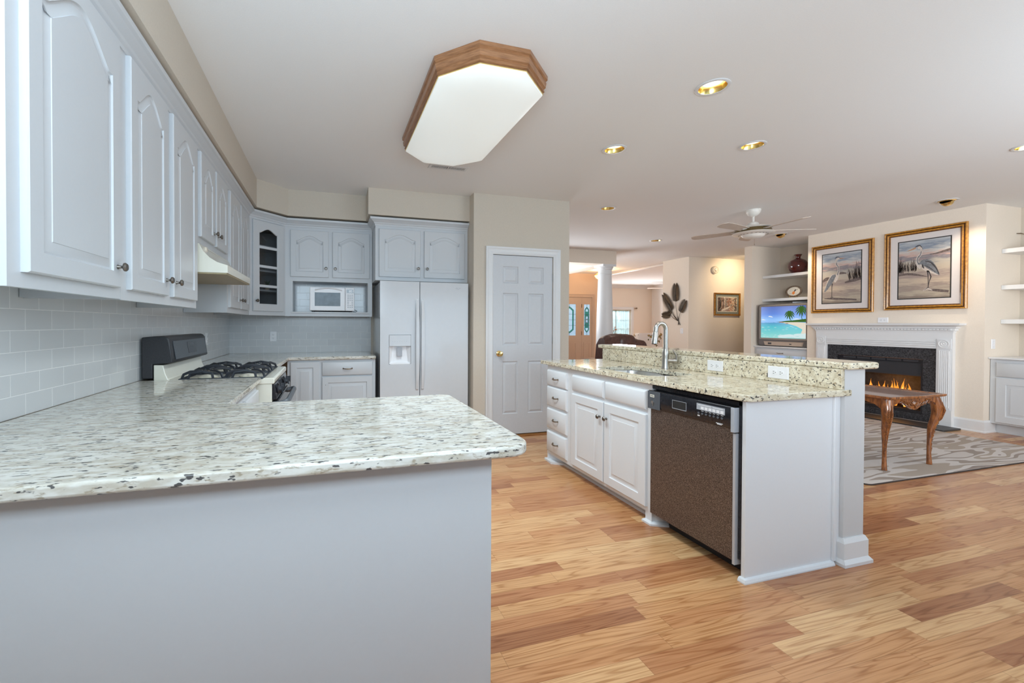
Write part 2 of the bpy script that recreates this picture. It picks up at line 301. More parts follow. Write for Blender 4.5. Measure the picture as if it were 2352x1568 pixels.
m, n, l, b = nt('garden_view'); tc = N(n, 'ShaderNodeTexCoord'); t = N(n, 'ShaderNodeTexNoise', i_Scale=7.0, i_Detail=6.0); l.new(tc.outputs['Object'], t.inputs['Vector'])
r = ramp(n, [(0.3, (0.10, 0.20, 0.20)), (0.5, (0.45, 0.60, 0.62)), (0.66, (0.95, 0.92, 0.80))]); l.new(t.outputs['Fac'], r.inputs[0]); l.new(r.outputs[0], b.inputs['Base Color']); b.inputs['Roughness'].default_value = 0.8
# glass cabinet interior
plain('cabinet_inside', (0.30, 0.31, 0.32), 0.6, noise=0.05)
# ------------------------------------------------------------------ mesh helpers
class MB:
    def __init__(s): s.v = []; s.f = []; s.m = []
    def add(s, vs, fs, mi=0):
        o = len(s.v); s.v += [tuple(p) for p in vs]
        for f in fs: s.f.append([i+o for i in f]); s.m.append(mi)
        return s
    def box(s, x0, x1, y0, y1, z0, z1, mi=0, T=None):
        c = [(x, y, z) for z in (z0, z1) for y in (y0, y1) for x in (x0, x1)]
        if T: c = [T(*p) for p in c]
        return s.add(c, [(0, 2, 3, 1), (4, 5, 7, 6), (0, 1, 5, 4), (2, 6, 7, 3), (0, 4, 6, 2), (1, 3, 7, 5)], mi)
    def skin(s, loops, closed=True, caps=True, mi=0):
        n = len(loops[0]); vs = [p for L in loops for p in L]; fs = []
        for i in range(len(loops)-1):
            for j in range(n if closed else n-1):
                a = i*n+j; b_ = i*n+(j+1) % n
                fs.append((a, b_, b_+n, a+n))
        if caps: fs.append(tuple(reversed(range(n)))); fs.append(tuple(range((len(loops)-1)*n, len(loops)*n)))
        return s.add(vs, fs, mi)
    def prism(s, pts, h0, h1, T=None, mi=0):
        T = T or (lambda a, b, c: (a, b, c))
        return s.skin([[T(a, b, h0) for a, b in pts], [T(a, b, h1) for a, b in pts]], mi=mi)
    def poly(s, pts, mi=0): return s.add(pts, [tuple(range(len(pts)))], mi)
    def lathe(s, prof, c=(0, 0, 0), axis='Z', seg=24, mi=0, T=None, caps=True, scale=(1, 1)):
        loops = []
        for r, h in prof:
            L = []
            for k in range(seg):
                a = 2*PI*k/seg; p, q = r*math.cos(a)*scale[0], r*math.sin(a)*scale[1]
                q3 = {'Z': (p, q, h), 'X': (h, p, q), 'Y': (q, h, p)}[axis]
                q3 = (q3[0]+c[0], q3[1]+c[1], q3[2]+c[2])
                L.append(T(*q3) if T else q3)
            loops.append(L)
        return s.skin(loops, caps=caps, mi=mi)
    def tube(s, path, r, seg=10, mi=0, caps=True, flat=1.0):
        P = [Vector(p) for p in path]; loops = []; nrm = None
        for i, p in enumerate(P):
            d = (P[min(i+1, len(P)-1)]-P[max(i-1, 0)]).normalized()
            if nrm is None:
                nrm = d.orthogonal().normalized() if abs(d.z) > .9 else Vector((0, 0, 1)).cross(d).normalized()
            nrm = (nrm - d*nrm.dot(d)).normalized(); bn = d.cross(nrm)
            rr = r[i] if isinstance(r, (list, tuple)) else r
            loops.append([p+nrm*(rr*math.cos(2*PI*k/seg))+bn*(rr*flat*math.sin(2*PI*k/seg)) for k in range(seg)])
        return s.skin(loops, caps=caps, mi=mi)
    def sweep(s, path, prof, closed=False, T=None, mi=0):
        """profile (out, height) carried along a mitred 2-D path; out is to the right of travel"""
        T = T or (lambda a, b, c: (a, b, c)); n = len(path); P = [Vector(p) for p in path]; loops = []
        for i in range(n):
            a = P[i-1] if (i > 0 or closed) else None; c = P[(i+1) % n] if (i < n-1 or closed) else None
            d1 = (P[i]-a).normalized() if a is not None else (c-P[i]).normalized()
            d2 = (c-P[i]).normalized() if c is not None else d1
            n1 = Vector((d1.y, -d1.x)); n2 = Vector((d2.y, -d2.x)); m = (n1+n2)
            m = m/max(0.2, (1+n1.dot(n2)))
            loops.append([T(P[i].x+m.x*o, P[i].y+m.y*o, h) for o, h in prof])
        if closed: loops.append(loops[0])
        return s.skin(loops, caps=not closed, mi=mi)
    def build(s, name, mats, parent=None, smooth=False, bevel=0.0, seg=2, sub=0, label=None):
        off = Vector(parent_loc(parent)) if parent else Vector((0, 0, 0))
        me = bpy.data.meshes.new(name); me.from_pydata([Vector(p)-off for p in s.v], [], s.f)
        mats = [mats] if isinstance(mats, str) else mats
        for x in mats: me.materials.append(MATS[x])
        for p, mi in zip(me.polygons, s.m): p.material_index = mi
        bm = bmesh.new(); bm.from_mesh(me)
        bmesh.ops.remove_doubles(bm, verts=bm.verts, dist=1e-6) if bevel or sub else None
        bmesh.ops.recalc_face_normals(bm, faces=bm.faces)
        uvl = bm.loops.layers.uv.new('UVMap')
        for f in bm.faces:
            nx, ny, nz = (abs(c) for c in f.normal)
            for lp in f.loops:
                p = lp.vert.co+off
                lp[uvl].uv = (p.x, p.y) if nz >= max(nx, ny) else ((p.y, p.z) if nx >= ny else (p.x, p.z))
        bm.to_mesh(me); bm.free()
        if smooth:
            me.shade_smooth(); me.set_sharp_from_angle(angle=math.radians(38))
        o = bpy.data.objects.new(name, me); COL.objects.link(o)
        if parent: o.parent = parent
        if bevel:
            b = o.modifiers.new('bevel', 'BEVEL'); b.width = bevel; b.segments = seg; b.limit_method = 'ANGLE'; b.angle_limit = math.radians(40)
            me.shade_smooth(); me.set_sharp_from_angle(angle=math.radians(38))
        if sub:
            b = o.modifiers.new('sub', 'SUBSURF'); b.levels = sub; b.render_levels = sub
        if label: o['label'] = label
        return o
def parent_loc(p):
    v = Vector((0, 0, 0))
    while p is not None: v += p.location; p = p.parent
    return v
def tag(o, label, cat, group=None, kind=None):
    o['label'] = label; o['category'] = cat
    if group: o['group'] = group
    if kind: o['kind'] = kind
    return o
def thing(name, label, cat, loc=(0, 0, 0), group=None, kind=None):
    o = bpy.data.objects.new(name, None); COL.objects.link(o); o.location = loc; o.empty_display_size = 0.05
    return tag(o, label, cat, group, kind)
def dup(root, delta, label):
    r = root.copy(); COL.objects.link(r); r.location = Vector(root.location)+Vector(delta); r['label'] = label
    for ch in list(root.children):
        c = ch.copy(); COL.objects.link(c); c.parent = r
        for g in list(ch.children):
            d = g.copy(); COL.objects.link(d); d.parent = c
    return r
def bx(name, mat, x0, x1, y0, y1, z0, z1, parent=None, bevel=0.0, label=None):
    return MB().box(x0, x1, y0, y1, z0, z1).build(name, mat, parent, bevel=bevel, label=label)
def struct(o, label, cat): return tag(o, label, cat, kind='structure')
def frame(O, U, W):
    """local frame: u along U, v up, w out along W"""
    O, U, W = Vector(O), Vector(U).normalized(), Vector(W).normalized()
    return lambda u, v, w_: O+U*u+Vector((0, 0, v))+W*w_
def offset_poly(pts, d):
    n = len(pts); out = []
    for i in range(n):
        p0, p1, p2 = Vector(pts[i-1]), Vector(pts[i]), Vector(pts[(i+1) % n])
        a = (p1-p0).normalized(); b = (p2-p1).normalized()
        n1 = Vector((-a.y, a.x)); n2 = Vector((-b.y, b.x)); m = (n1+n2)/max(0.35, 1+n1.dot(n2))
        out.append((p1.x+m.x*d, p1.y+m.y*d))
    return out
def panel_door(T, W, H, arch=0.0, rail=0.058, t=0.02, glassy=False, profile=None):
    """frame-and-panel door with raised field; arch > 0 gives the cathedral top"""
    b = MB(); r = min(rail, W*0.24); top = H-r
    op = [(r, r), (W-r, r)]; ou = [(0, 0), (W, 0)]
    if arch > 0:
        sh = top-arch; n = 40; op.append((W-r, sh)); ou.append((W, H))
        for i in range(1, n):
            u = W-r-(W-2*r)*i/n; k = abs(2*(u-W/2)/(W-2*r)); v = sh
            if k < .86: v = sh+arch*(.45*(1-(k/.86)**2)**0.85+.55*(0.5+0.5*math.cos(PI*(k/.86)))**0.85)
            op.append((u, v)); ou.append((u, H))
        op.append((r, sh)); ou.append((0, H))
    else:
        op += [(W-r, top), (r, top)]; ou += [(W, H), (0, H)]
    e = 0.004
    ctr = (W/2, H/2)
    out_in = [(min(max(u, e), W-e), min(max(v, e), H-e)) for u, v in ou]
    L = [[T(u, v, 0) for u, v in ou], [T(u, v, t-e) for u, v in ou], [T(u, v, t) for u, v in out_in], [T(u, v, t) for u, v in op]]
    if glassy:
        L += [[T(u, v, t-.006) for u, v in offset_poly(op, .006)], [T(u, v, 0.0) for u, v in offset_poly(op, .006)]]
        b.skin(L, caps=False)
        b.skin([L[-1], L[0]], caps=False)
        return b, op
    for d, ww in (profile or ((0.003, t-.0065), (0.009, t-.0085), (0.011, t-.0085), (0.037, t-.0015), (0.0385, t+.0005))):
        L.append([T(u, v, ww) for u, v in offset_poly(op, d)])
    b.skin(L, caps=True)
    return b, op
def drawer_front(T, W, H, t=0.02, e=0.006):
    b = MB()
    L = []
    for d, ww in ((0, 0), (0, t-e), (e*.5, t-e*.35), (e, t)):
        L.append([T(u, v, ww) for u, v in ((d, d), (W-d, d), (W-d, H-d), (d, H-d))])
    return b.skin(L)
KNOB = [(.001, 0), (.0085, .0), (.0085, .002), (.0055, .006), (.0050, .014), (.009, .018), (.0155, .021), (.0160, .026), (.012, .031), (.0, .0325)]
def knob(T, u, v, w0, parent, mat='pewter', name='knob', s=1.0):
    b = MB(); loops = []
    for r, h in KNOB: loops.append([T(u+r*s*math.cos(2*PI*k/16), v+r*s*math.sin(2*PI*k/16), w0+h*s) for k in range(16)])
    return b.skin(loops).build(name, mat, parent, smooth=True)
def pull(T, u, v, w0, parent, L=0.09, mat='bronze'):
    b = MB(); path = []; rad = []
    for i in range(15):
        k = i/14*2-1
        path.append(T(u+k*L/2, v-0.004*(1-k*k), w0+0.022*(1-abs(k)**4)+0.001)); rad.append(.0042+.0022*(1-abs(k))**2+(.004 if abs(k) > .97 else 0))
    return b.tube(path, rad, 8).build('pull_handle', mat, parent, smooth=True)
def outlet(name, label, O, U, W, wd=0.073, ht=0.115, horiz=False, kind='duplex', group=None):
    t = thing(name, label, 'outlet' if kind != 'switch' else 'light switch', O, group)
    T0 = frame(O, U, W); T = (lambda a, b, c: T0(b, a, c)) if horiz else T0
    b = MB()
    b.skin([[T(x, y, w_) for x, y in ((-wd/2+d, -ht/2+d), (wd/2-d, -ht/2+d), (wd/2-d, ht/2-d), (-wd/2+d, ht/2-d))] for d, w_ in ((0, 0.0005), (0, .003), (.003, .006))])
    b.build('cover_plate', 'outlet_white', t)
    if kind == 'switch':
        MB().box(-.016, .016, -.033, .033, .006, .0095, T=T).build('rocker', 'outlet_white', t)
        MB().box(-.018, .018, -.035, .035, .0055, .0064, T=T).build('gasket', 'grey_plastic', t)
    else:
        for sgn in (-1, 1):
            q = MB(); c = sgn*.0195; q.prism([*arc(0, c, .0165, 35, 145, 6), *arc(0, c, .0165, 215, 325, 6)], .006, .0085, T=T)
            for dx in (-.006, .006): q.box(dx-.0013, dx+.0013, c-.001, c+.007, .0084, .0088, 1, T=T)
            q.box(-.002, .002, c-.010, c-.006, .0084, .0088, 1, T=T); q.build('receptacle', ['outlet_white', 'dark_slot'], t)
    return t

def arc(cx, cy, r, a0, a1, n=8): return [(cx+r*math.cos(math.radians(a0+(a1-a0)*i/n)), cy+r*math.sin(math.radians(a0+(a1-a0)*i/n))) for i in range(n+1)]
# ------------------------------------------------------------------ the setting
CZ = 2.694                                                           # ceiling height
FPX, WX, BYW = 7.395, -1.08, 5.22
o = MB().add([(-1.3, -3.2, 0), (12.6, -3.2, 0), (12.6, 14.2, 0), (-1.3, 14.2, 0)], [(0, 1, 2, 3)]).add([(-1.3, -3.2, -.1), (12.6, -3.2, -.1), (12.6, 14.2, -.1), (-1.3, 14.2, -.1)], [(3, 2, 1, 0)]).build('floor', 'oak_floor')
struct(o, 'honey oak strip floor running under the whole open plan', 'floor')
CANS = [(2.223, 2.027), (2.245, 2.966), (3.250, 2.592), (3.302, 4.482), (5.342, 5.957), (5.375, 1.985)]
bm = bmesh.new()
vo = [bm.verts.new((x, y, CZ)) for x, y in ((-1.3, -3.2), (12.6, -3.2), (12.6, 14.2), (-1.3, 14.2))]
ed = [bm.edges.new((vo[i], vo[(i+1) % 4])) for i in range(4)]
for cx_, cy_ in CANS:
    vh = [bm.verts.new((cx_+.0755*math.cos(2*PI*k/32), cy_+.0755*math.sin(2*PI*k/32), CZ)) for k in range(32)]
    ed += [bm.edges.new((vh[i], vh[(i+1) % 32])) for i in range(32)]
bmesh.ops.triangle_fill(bm, use_beauty=True, edges=ed); bm.verts.index_update()
b = MB(); b.add([v.co[:] for v in bm.verts], [[v.index for v in f.verts] for f in bm.faces]); bm.free()
b.box(-1.3, 12.6, -3.2, 14.2, CZ+.10, CZ+.14)
o = b.build('ceiling', 'ceiling_white'); struct(o, 'flat white ceiling over kitchen and family room', 'ceiling')
o = bx('wall_left', 'wall_beige', WX-.12, WX, -3.2, BYW+.12, 0, CZ); struct(o, 'beige kitchen wall behind the long row of cabinets', 'wall')
o = bx('wall_back', 'wall_beige', WX, 1.519, BYW, BYW+.12, 0, CZ); struct(o, 'beige kitchen wall behind the refrigerator', 'wall')
# backsplash tile
o = MB().box(WX, WX+.006, -.5, BYW, .9225, 1.40).build('trim_1', 'subway_tile')
struct(o, 'white subway tile backsplash behind the range wall', 'backsplash')
o = bx('trim_2', 'subway_tile', WX+.006, .49, BYW-.006, BYW, .9225, 1.76); struct(o, 'white subway tile backsplash below the microwave cabinet', 'backsplash')
# soffits
o = MB().prism([(WX, -.5), (-.69, -.5), (-.69, 4.555), (-.419, 4.82), (.397, 4.82), (.397, 4.515), (1.519, 4.515), (1.519, BYW), (WX, BYW)], 2.415, CZ).build('wall_soffit', 'wall_beige')
struct(o, 'beige drywall soffit between cabinet tops and ceiling', 'soffit')
# pantry block
PY = 4.37
b = MB(); b.box(1.519, 1.746, PY, 6.2, 0, CZ); b.box(2.487, 2.70, PY, 6.2, 0, CZ); b.box(1.746, 2.487, PY, 6.2, 2.04, CZ); b.box(1.746, 2.487, PY+.10, 6.2, 0, 2.04)
o = b.build('wall_pantry', 'wall_beige'); struct(o, 'beige wall around the closed pantry door', 'wall')
d = thing('door_1', 'white six-panel pantry door with brass knob', 'door', (2.12, PY, 0), kind='structure')
T = frame((1.749, PY+.040, .022), (1, 0, 0), (0, -1, 0)); DW, DH = .735, 2.010
b = MB(); cols = ((.118, .305), (.430, .622)); rows = ((.230, .822), (1.002, 1.588), (1.698, 1.888))
us = sorted({0, DW, *[c for k in cols for c in k]}); vs_ = sorted({0, DH, *[c for k in rows for c in k]})
for i in range(len(us)-1):
    for j in range(len(vs_)-1):
        c = (us[i], us[i+1]); r = (vs_[j], vs_[j+1])
        if c in cols and r in rows:
            q = [(c[0], r[0]), (c[1], r[0]), (c[1], r[1]), (c[0], r[1])]
            b.skin([[T(u, v, ww) for u, v in offset_poly(q, dd)] for dd, ww in ((0, .036), (.008, .026), (.014, .026), (.034, .034), (.036, .034))], caps=False)
            b.poly([T(u, v, .034) for u, v in offset_poly(q, .036)])
        else: b.poly([T(u, v, .036) for u, v in ((c[0], r[0]), (c[1], r[0]), (c[1], r[1]), (c[0], r[1]))])
b.box(0, DW, 0, DH, 0, .020, T=T)
for (u0, u1, v0, v1) in ((0, .001, 0, DH), (DW-.001, DW, 0, DH), (0, DW, 0, .001), (0, DW, DH-.001, DH)): b.box(u0, u1, v0, v1, .018, .036, T=T)
b.build('door_panel', 'door_white', d)
b = MB(); T2 = frame((0, PY, 0), (1, 0, 0), (0, -1, 0))
prof = [(0, 0), (0, .012), (.012, .017), (.030, .013), (.055, .016), (.068, .022), (.086, .022), (.086, 0)]
b.sweep([(2.489, 0.0), (2.489, 2.035), (1.744, 2.035), (1.744, 0.0)], prof, T=T2); b.build('casing', 'trim_white', d)
b = MB()
for h in (1.80, 1.08, .30): b.box(2.484, 2.4995, PY-.004, PY+.02, h-.045, h+.045)
b.build('hinge', 'nickel', d)
b = MB(); b.lathe([(.0, 0), (.032, 0), (.033, .004), (.014, .010), (.011, .028), (.018, .034), (.027, .042), (.029, .055), (.022, .066), (0, .069)], axis='Y', T=lambda x, y, z: (1.822+x, PY+.004-y, .933+z)); b.build('knob', 'brass', d, smooth=True)
bx('threshold', 'threshold_oak', 1.75, 2.484, PY-.03, PY+.07, 0.0005, .014, d)
b = MB(); b.sweep([(1.519, 4.6), (1.519, PY), (1.66, PY)], [(0, 0), (.013, 0), (.013, .10), (.006, .12), (0, .12)]); b.sweep([(2.575, PY), (2.70, PY), (2.70, 6.2)], [(0, 0), (.013, 0), (.013, .10), (.006, .12), (0, .12)])
struct(b.build('baseboard_pantry', 'trim_white'), 'white baseboard on the pantry wall', 'baseboard')
# family-room right side: chimney breast with an alcove on each side
b = MB(); b.box(FPX, 8.08, 3.04, 3.555, 0, CZ); b.box(FPX, 8.08, 4.507, 4.95, 0, CZ); b.box(FPX, 8.08, 3.555, 4.507, .822, CZ); b.box(FPX, 8.08, 3.555, 4.507, 0, .115); b.box(FPX+.40, 8.08, 3.555, 4.507, .115, .822)
struct(b.build('wall_fireplace', 'wall_sand'), 'pale chimney breast behind the white mantel and heron paintings', 'wall')
o = bx('wall_right', 'wall_beige', 8.08, 8.30, -.6, 6.02, 0, CZ); struct(o, 'beige wall at the back of both shelf alcoves', 'wall')
o = bx('wall_alcove', 'wall_sand', 7.385, 8.08, 5.88, 6.02, 0, CZ); struct(o, 'short beige wall at the left of the television alcove', 'wall')
o = bx('wall_hall', 'wall_sand', 7.28, 11.5, 7.17, 7.888, 0, CZ); struct(o, 'warm beige wall block with palm sculpture and small painting', 'wall')
o = bx('wall_hall_end', 'wall_sand', 11.5, 11.6, 5.5, 7.888, 0, CZ); struct(o, 'beige wall closing the side hallway', 'wall')
o = bx('wall_header', 'wall_sand', 2.70, 5.415, 7.07, 7.37, 2.44, CZ); struct(o, 'beige dropped header resting on the white column', 'beam')
o = bx('wall_header_side', 'wall_sand', 5.12, 5.415, 7.37, 10.4, 2.44, CZ); struct(o, 'beige dropped beam running back from the column', 'beam')
o = bx('wall_foyer', 'wall_peach', 2.7, 7.45, 10.4, 10.55, 0, CZ); struct(o, 'peach foyer wall around the front door', 'wall')
o = bx('wall_foyer_side', 'wall_peach', 7.45, 7.55, 10.4, 13.0, 0, CZ); struct(o, 'peach return wall beside the front door', 'wall')
b = MB(); b.box(7.45, 9.35, 13.0, 13.15, 0, CZ); b.box(10.60, 11.5, 13.0, 13.15, 0, CZ); b.box(9.35, 10.60, 13.0, 13.15, 1.80, CZ); b.box(9.35, 10.60, 13.0, 13.15, 0, .45)
struct(b.build('wall_front', 'wall_sand'), 'sunlit beige wall around the front-room window', 'wall')
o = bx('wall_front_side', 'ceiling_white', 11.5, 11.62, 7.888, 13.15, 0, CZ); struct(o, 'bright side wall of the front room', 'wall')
b = MB(); b.sweep([(7.45, 13.0), (11.5, 13.0), (11.5, 7.9)], [(0, 0), (0, -.12), (.02, -.10), (.085, -.02), (.09, 0)], T=lambda x, y, z: (x, y, CZ+z)); struct(b.build('trim_3', 'trim_white'), 'white crown molding in the front room', 'crown molding')
o = bx('trim_4', 'trim_white', 7.56, 7.66, 7.90, 10.4, CZ-.035, CZ); struct(o, 'white ceiling band at the edge of the front room', 'ceiling trim')
# baseboards
BB = [(0, 0), (.022, 0), (.022, .012), (.014, .022), (.014, .125), (.006, .145), (0, .145)]
b = MB(); b.sweep([(7.60, 3.04), (FPX, 3.04), (FPX, 3.277)][::-1], BB); b.sweep([(FPX, 4.80), (FPX, 4.95), (7.5, 4.95)][::-1], BB)
struct(b.build('baseboard_fireplace', 'trim_white'), 'white baseboard on the chimney breast', 'baseboard')
b = MB(); b.sweep([(8.9, 7.17), (7.28, 7.17), (7.28, 7.88)][::-1], BB); 
struct(b.build('baseboard_hall', 'trim_white'), 'white baseboard on the hall wall block', 'baseboard')
# column
cx, cy = 5.265, 7.22
t = thing('pillar', 'round white column under the beige header', 'column', (cx, cy, 0), kind='structure')
b = MB(); b.lathe([(.165, .14), (.163, .5), (.160, .9), (.150, 1.5), (.128, 2.18), (.126, 2.24)], (cx, cy, 0), seg=40); b.build('shaft', 'trim_white', t, smooth=True)
b = MB(); b.lathe([(.126, 2.24), (.136, 2.245), (.138, 2.26), (.127, 2.268), (.127, 2.335), (.140, 2.345), (.142, 2.362), (.152, 2.385), (.160, 2.395)], (cx, cy, 0), seg=40); b.box(cx-.148, cx+.148, cy-.148, cy+.148, 2.395, 2.44); b.build('capital', 'trim_white', t, smooth=True)
b = MB(); b.lathe([(.215, .06), (.222, .085), (.205, .11), (.185, .125), (.165, .14)], (cx, cy, 0), seg=40); b.box(cx-.22, cx+.22, cy-.22, cy+.22, 0, .06); b.build('base', 'trim_white', t, smooth=True)
# ------------------------------------------------------------------ upper cabinets
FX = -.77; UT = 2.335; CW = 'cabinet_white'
def upper(label, y0, y1, z0, doors, dz0, dz1, knobs, arch=.075, ztop=UT, x0=WX+.008, group=None, endfix=0.0):
    """wall cabinet on the left wall; doors = [(y0, y1)], knobs = 'L' or 'R' per door"""
    t = thing('wall_cabinet', label, 'cabinet', (FX, (y0+y1)/2, z0), group)
    b = MB(); b.box(x0, FX-.02, y0, y0+.018, z0, ztop); b.box(x0, FX-.02, y1-.018, y1, z0, ztop)
    b.box(x0, FX-.02, y0+.018, y1-.018, z0+.035, z0+.05); b.box(x0, FX-.02, y0+.018, y1-.018, ztop-.018, ztop); b.box(x0, x0+.006, y0+.018, y1-.018, z0+.05, ztop-.018)
    b.build('carcass', CW, t)
    b = MB(); xs = [y0, *[c for d in doors for c in d], y1]
    b.box(FX-.02, FX, y0, y1, z0, dz0+.012); b.box(FX-.02, FX, y0, y1, dz1-.012, ztop)
    for a, c in zip(xs[0::2], xs[1::2]):
        b.box(FX-.02, FX, a-(.012 if a > y0 else 0), c+(.012 if c < y1 else 0), dz0+.012, dz1-.012)
    b.build('face_frame', CW, t)
    for (a, c), k in zip(doors, knobs):
        T = frame((FX, a, dz0), (0, 1, 0), (1, 0, 0))
        db, op = panel_door(T, c-a, dz1-dz0, arch); dr = db.build('door', CW, t, smooth=9)
        knob(T, (c-a-.030) if k == 'R' else .030, .075, .020, dr)
    return t
upper('large near upper cabinet with one arched door, first on the left wall', 1.31, 1.902, 1.352, [(1.358, 1.864)], 1.392, 2.312, 'R', .10)
upper('tall upper cabinet with two arched doors, between the near one and the range hood', 1.904, 2.862, 1.350, [(1.953, 2.352), (2.426, 2.822)], 1.392, 2.312, 'RL', .085)
upper('short upper cabinet with two narrow arched doors above the range hood', 2.864, 3.656, 1.752, [(2.905, 3.228), (3.272, 3.605)], 1.792, 2.312, 'RL', .075)
upper('upper cabinet with two arched doors beyond the range hood, beside the glass cabinet', 3.658, 4.575, 1.345, [(3.700, 4.085), (4.130, 4.515)], 1.388, 2.312, 'RL', .085)
# glass corner cabinet
A, B = Vector((-.77, 4.588, 0)), Vector((-.458, 4.90, 0)); DG = (B-A).length
t = thing('corner_cabinet', 'diagonal corner cabinet with four-pane glass door', 'cabinet', (A.x, A.y, 1.345))
T = frame((A.x, A.y, 1.345), B-A, (B-A).cross(Vector((0, 0, 1))))
H = UT-1.345
b = MB(); b.prism([(WX+.008, 4.577), (-.772, 4.577), (-.785, 4.60), (-.79, 4.61), (WX+.008, 4.61)], 1.345, UT)
b.prism([(-.47, 4.902), (-.460, 4.902), (-.460, BYW-.008), (-.48, BYW-.008), (-.48, 4.93)], 1.345, UT)
pent = [(WX+.03, 4.612), (-.80, 4.612), (-.48, 4.932), (-.48, BYW-.02), (WX+.03, BYW-.02)]
b.prism(pent, 1.375, 1.392); b.prism(pent, UT-.018, UT); b.build('carcass', CW, t)
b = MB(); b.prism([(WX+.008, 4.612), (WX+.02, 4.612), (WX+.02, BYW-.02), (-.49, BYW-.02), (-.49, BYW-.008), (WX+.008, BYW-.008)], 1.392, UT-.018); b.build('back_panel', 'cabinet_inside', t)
for z in (1.60, 1.805, 2.065): MB().prism([(-.93, 4.70), (-.84, 4.63), (-.50, 4.975), (-.50, BYW-.03), (WX+.03, BYW-.03), (WX+.03, 4.72)], z, z+.018).build('shelf', CW, t)
b = MB(); b.box(0, .048, 0, H, -.02, 0, T=T); b.box(DG-.048, DG, 0, H, -.02, 0, T=T); b.box(.048, DG-.048, 0, .05, -.02, 0, T=T); b.box(.048, DG-.048, H-.035, H, -.02, 0, T=T); b.build('face_frame', CW, t)
D0, D1, E0, E1 = .038, DG-.038, .042, H-.028
Td = frame(T(D0, E0, 0), B-A, (B-A).cross(Vector((0, 0, 1)))); Wd, Hd = D1-D0, E1-E0
db, op = panel_door(Td, Wd, Hd, .045, .070, glassy=True)
for v in (.245, .445, .64): db.box(.068, Wd-.068, v, v+.026, .002, .018, T=Td)
dr = db.build('door', CW, t, smooth=9); MB().poly([Td(u, v, .006) for u, v in op]).build('glass_pane', 'smoked_glass', dr)
knob(Td, .034, .105, .020, dr)
# small plant standing inside the corner cabinet
tp = thing('potted_succulent', 'tiny spiky green plant behind the corner cabinet glass', 'plant', (-.64, 4.90, 1.6185))
MB().lathe([(.020, 0), (.026, .012), (.027, .035), (.022, .037), (0, .034)], (-.64, 4.90, 1.6185), seg=16).build('pot', 'cream_ceramic', tp, smooth=True)
b = MB()
for k in range(13):
    a = k*2.4; e = .5+.5*random.random(); p0 = Vector((-.64, 4.90, 1.65)); d_ = Vector((math.cos(a)*.045*e, math.sin(a)*.045*e, .055+.03*random.random()))
    b.tube([p0, p0+d_*.5+Vector((0, 0, .012)), p0+d_], [.005, .006, .0008], 6)
b.build('leaves', 'stem_green', tp)
# microwave cabinet on the back wall
YF = 4.90
def backcab(name, label, x0, x1, yf, z0, z1, doors, dz0, dz1, knobs, arch, niche=None):
    t = thing(name, label, 'cabinet', ((x0+x1)/2, yf, z0))
    b = MB(); yb = BYW-.008
    b.box(x0, x0+.018, yf+.02, yb, z0, z1); b.box(x1-.018, x1, yf+.02, yb, z0, z1); b.box(x0+.018, x1-.018, yf+.02, yb, z1-.018, z1)
    zb = niche[3] if niche else z0
    b.box(x0+.018, x1-.018, yf+.02, yb, zb, zb+.018)
    b.box(x0+.018, x1-.018, yb-.006, yb, zb+.018, z1-.018)
    b.build('carcass', CW, t)
    b = MB(); xs = [x0, *[c for d in doors for c in d], x1]; d0, d1 = dz0+.012, dz1-.012
    b.box(x0, x1, yf, yf+.02, zb, d0); b.box(x0, x1, yf, yf+.02, d1, z1)
    for a, c in zip(xs[0::2], xs[1::2]): b.box(a-(.012 if a > x0 else 0), c+(.012 if c < x1 else 0), yf, yf+.02, d0, d1)
    if niche:
        n0, n1, nz0, nz1 = niche
        b.box(x0, n0, yf, yf+.02, z0, nz1); b.box(n1, x1, yf, yf+.02, z0, nz1); b.box(n0, n1, yf, yf+.02, z0, nz0)
    b.build('face_frame', CW, t)
    if niche:
        n0, n1, nz0, nz1 = niche
        bx('niche_side', CW, n0-.012, n0, yf+.021, yb, nz0, nz1, t); bx('niche_side', CW, n1, n1+.012, yf+.021, yb, nz0, nz1, t)
        bx('shelf', CW, n0-.018, n1+.018, yf-.012, yb, nz0-.012, nz0+.006, t, bevel=.002)
    for (a, c), k in zip(doors, knobs):
        T = frame((a, yf, dz0), (1, 0, 0), (0, -1, 0))
        db, op = panel_door(T, c-a, dz1-dz0, arch); dr = db.build('door', CW, t, smooth=9)
        knob(T, (c-a-.028) if k == 'R' else .030, .098, .020, dr)
    return t
backcab('wall_cabinet', 'upper cabinet with two arched doors and an open microwave niche below', -.458, .474, YF, 1.342, UT, [(-.405, -.005), (.037, .444)], 1.772, 2.280, 'RL', .055, niche=(-.382, .425, 1.386, 1.725))
backcab('wall_cabinet', 'upper cabinet with two arched doors above the refrigerator', .477, 1.517, 4.58, 1.730, UT+.005, [(.515, .968), (1.010, 1.478)], 1.768, 2.283, 'RL', .055)
CP = [(0, -.005), (.006, -.005), (.006, .012), (.014, .020), (.018, .030), (.046, .052), (.058, .058), (.060, .078), (0, .078)]
b = MB(); b.sweep([(FX+.0, 1.31), (FX, 4.588), (-.458, YF), (.474, YF)], CP, T=lambda x, y, z: (x, y, 2.318+z))
tag(b.build('crown_molding', CW), 'long white crown molding along the left and microwave upper cabinets', 'crown molding')
b = MB(); b.sweep([(.477, 4.90), (.477, 4.58), (1.517, 4.58)], CP, T=lambda x, y, z: (x, y, 2.318+z))
tag(b.build('crown_molding', CW), 'short white crown molding over the refrigerator cabinet', 'crown molding')

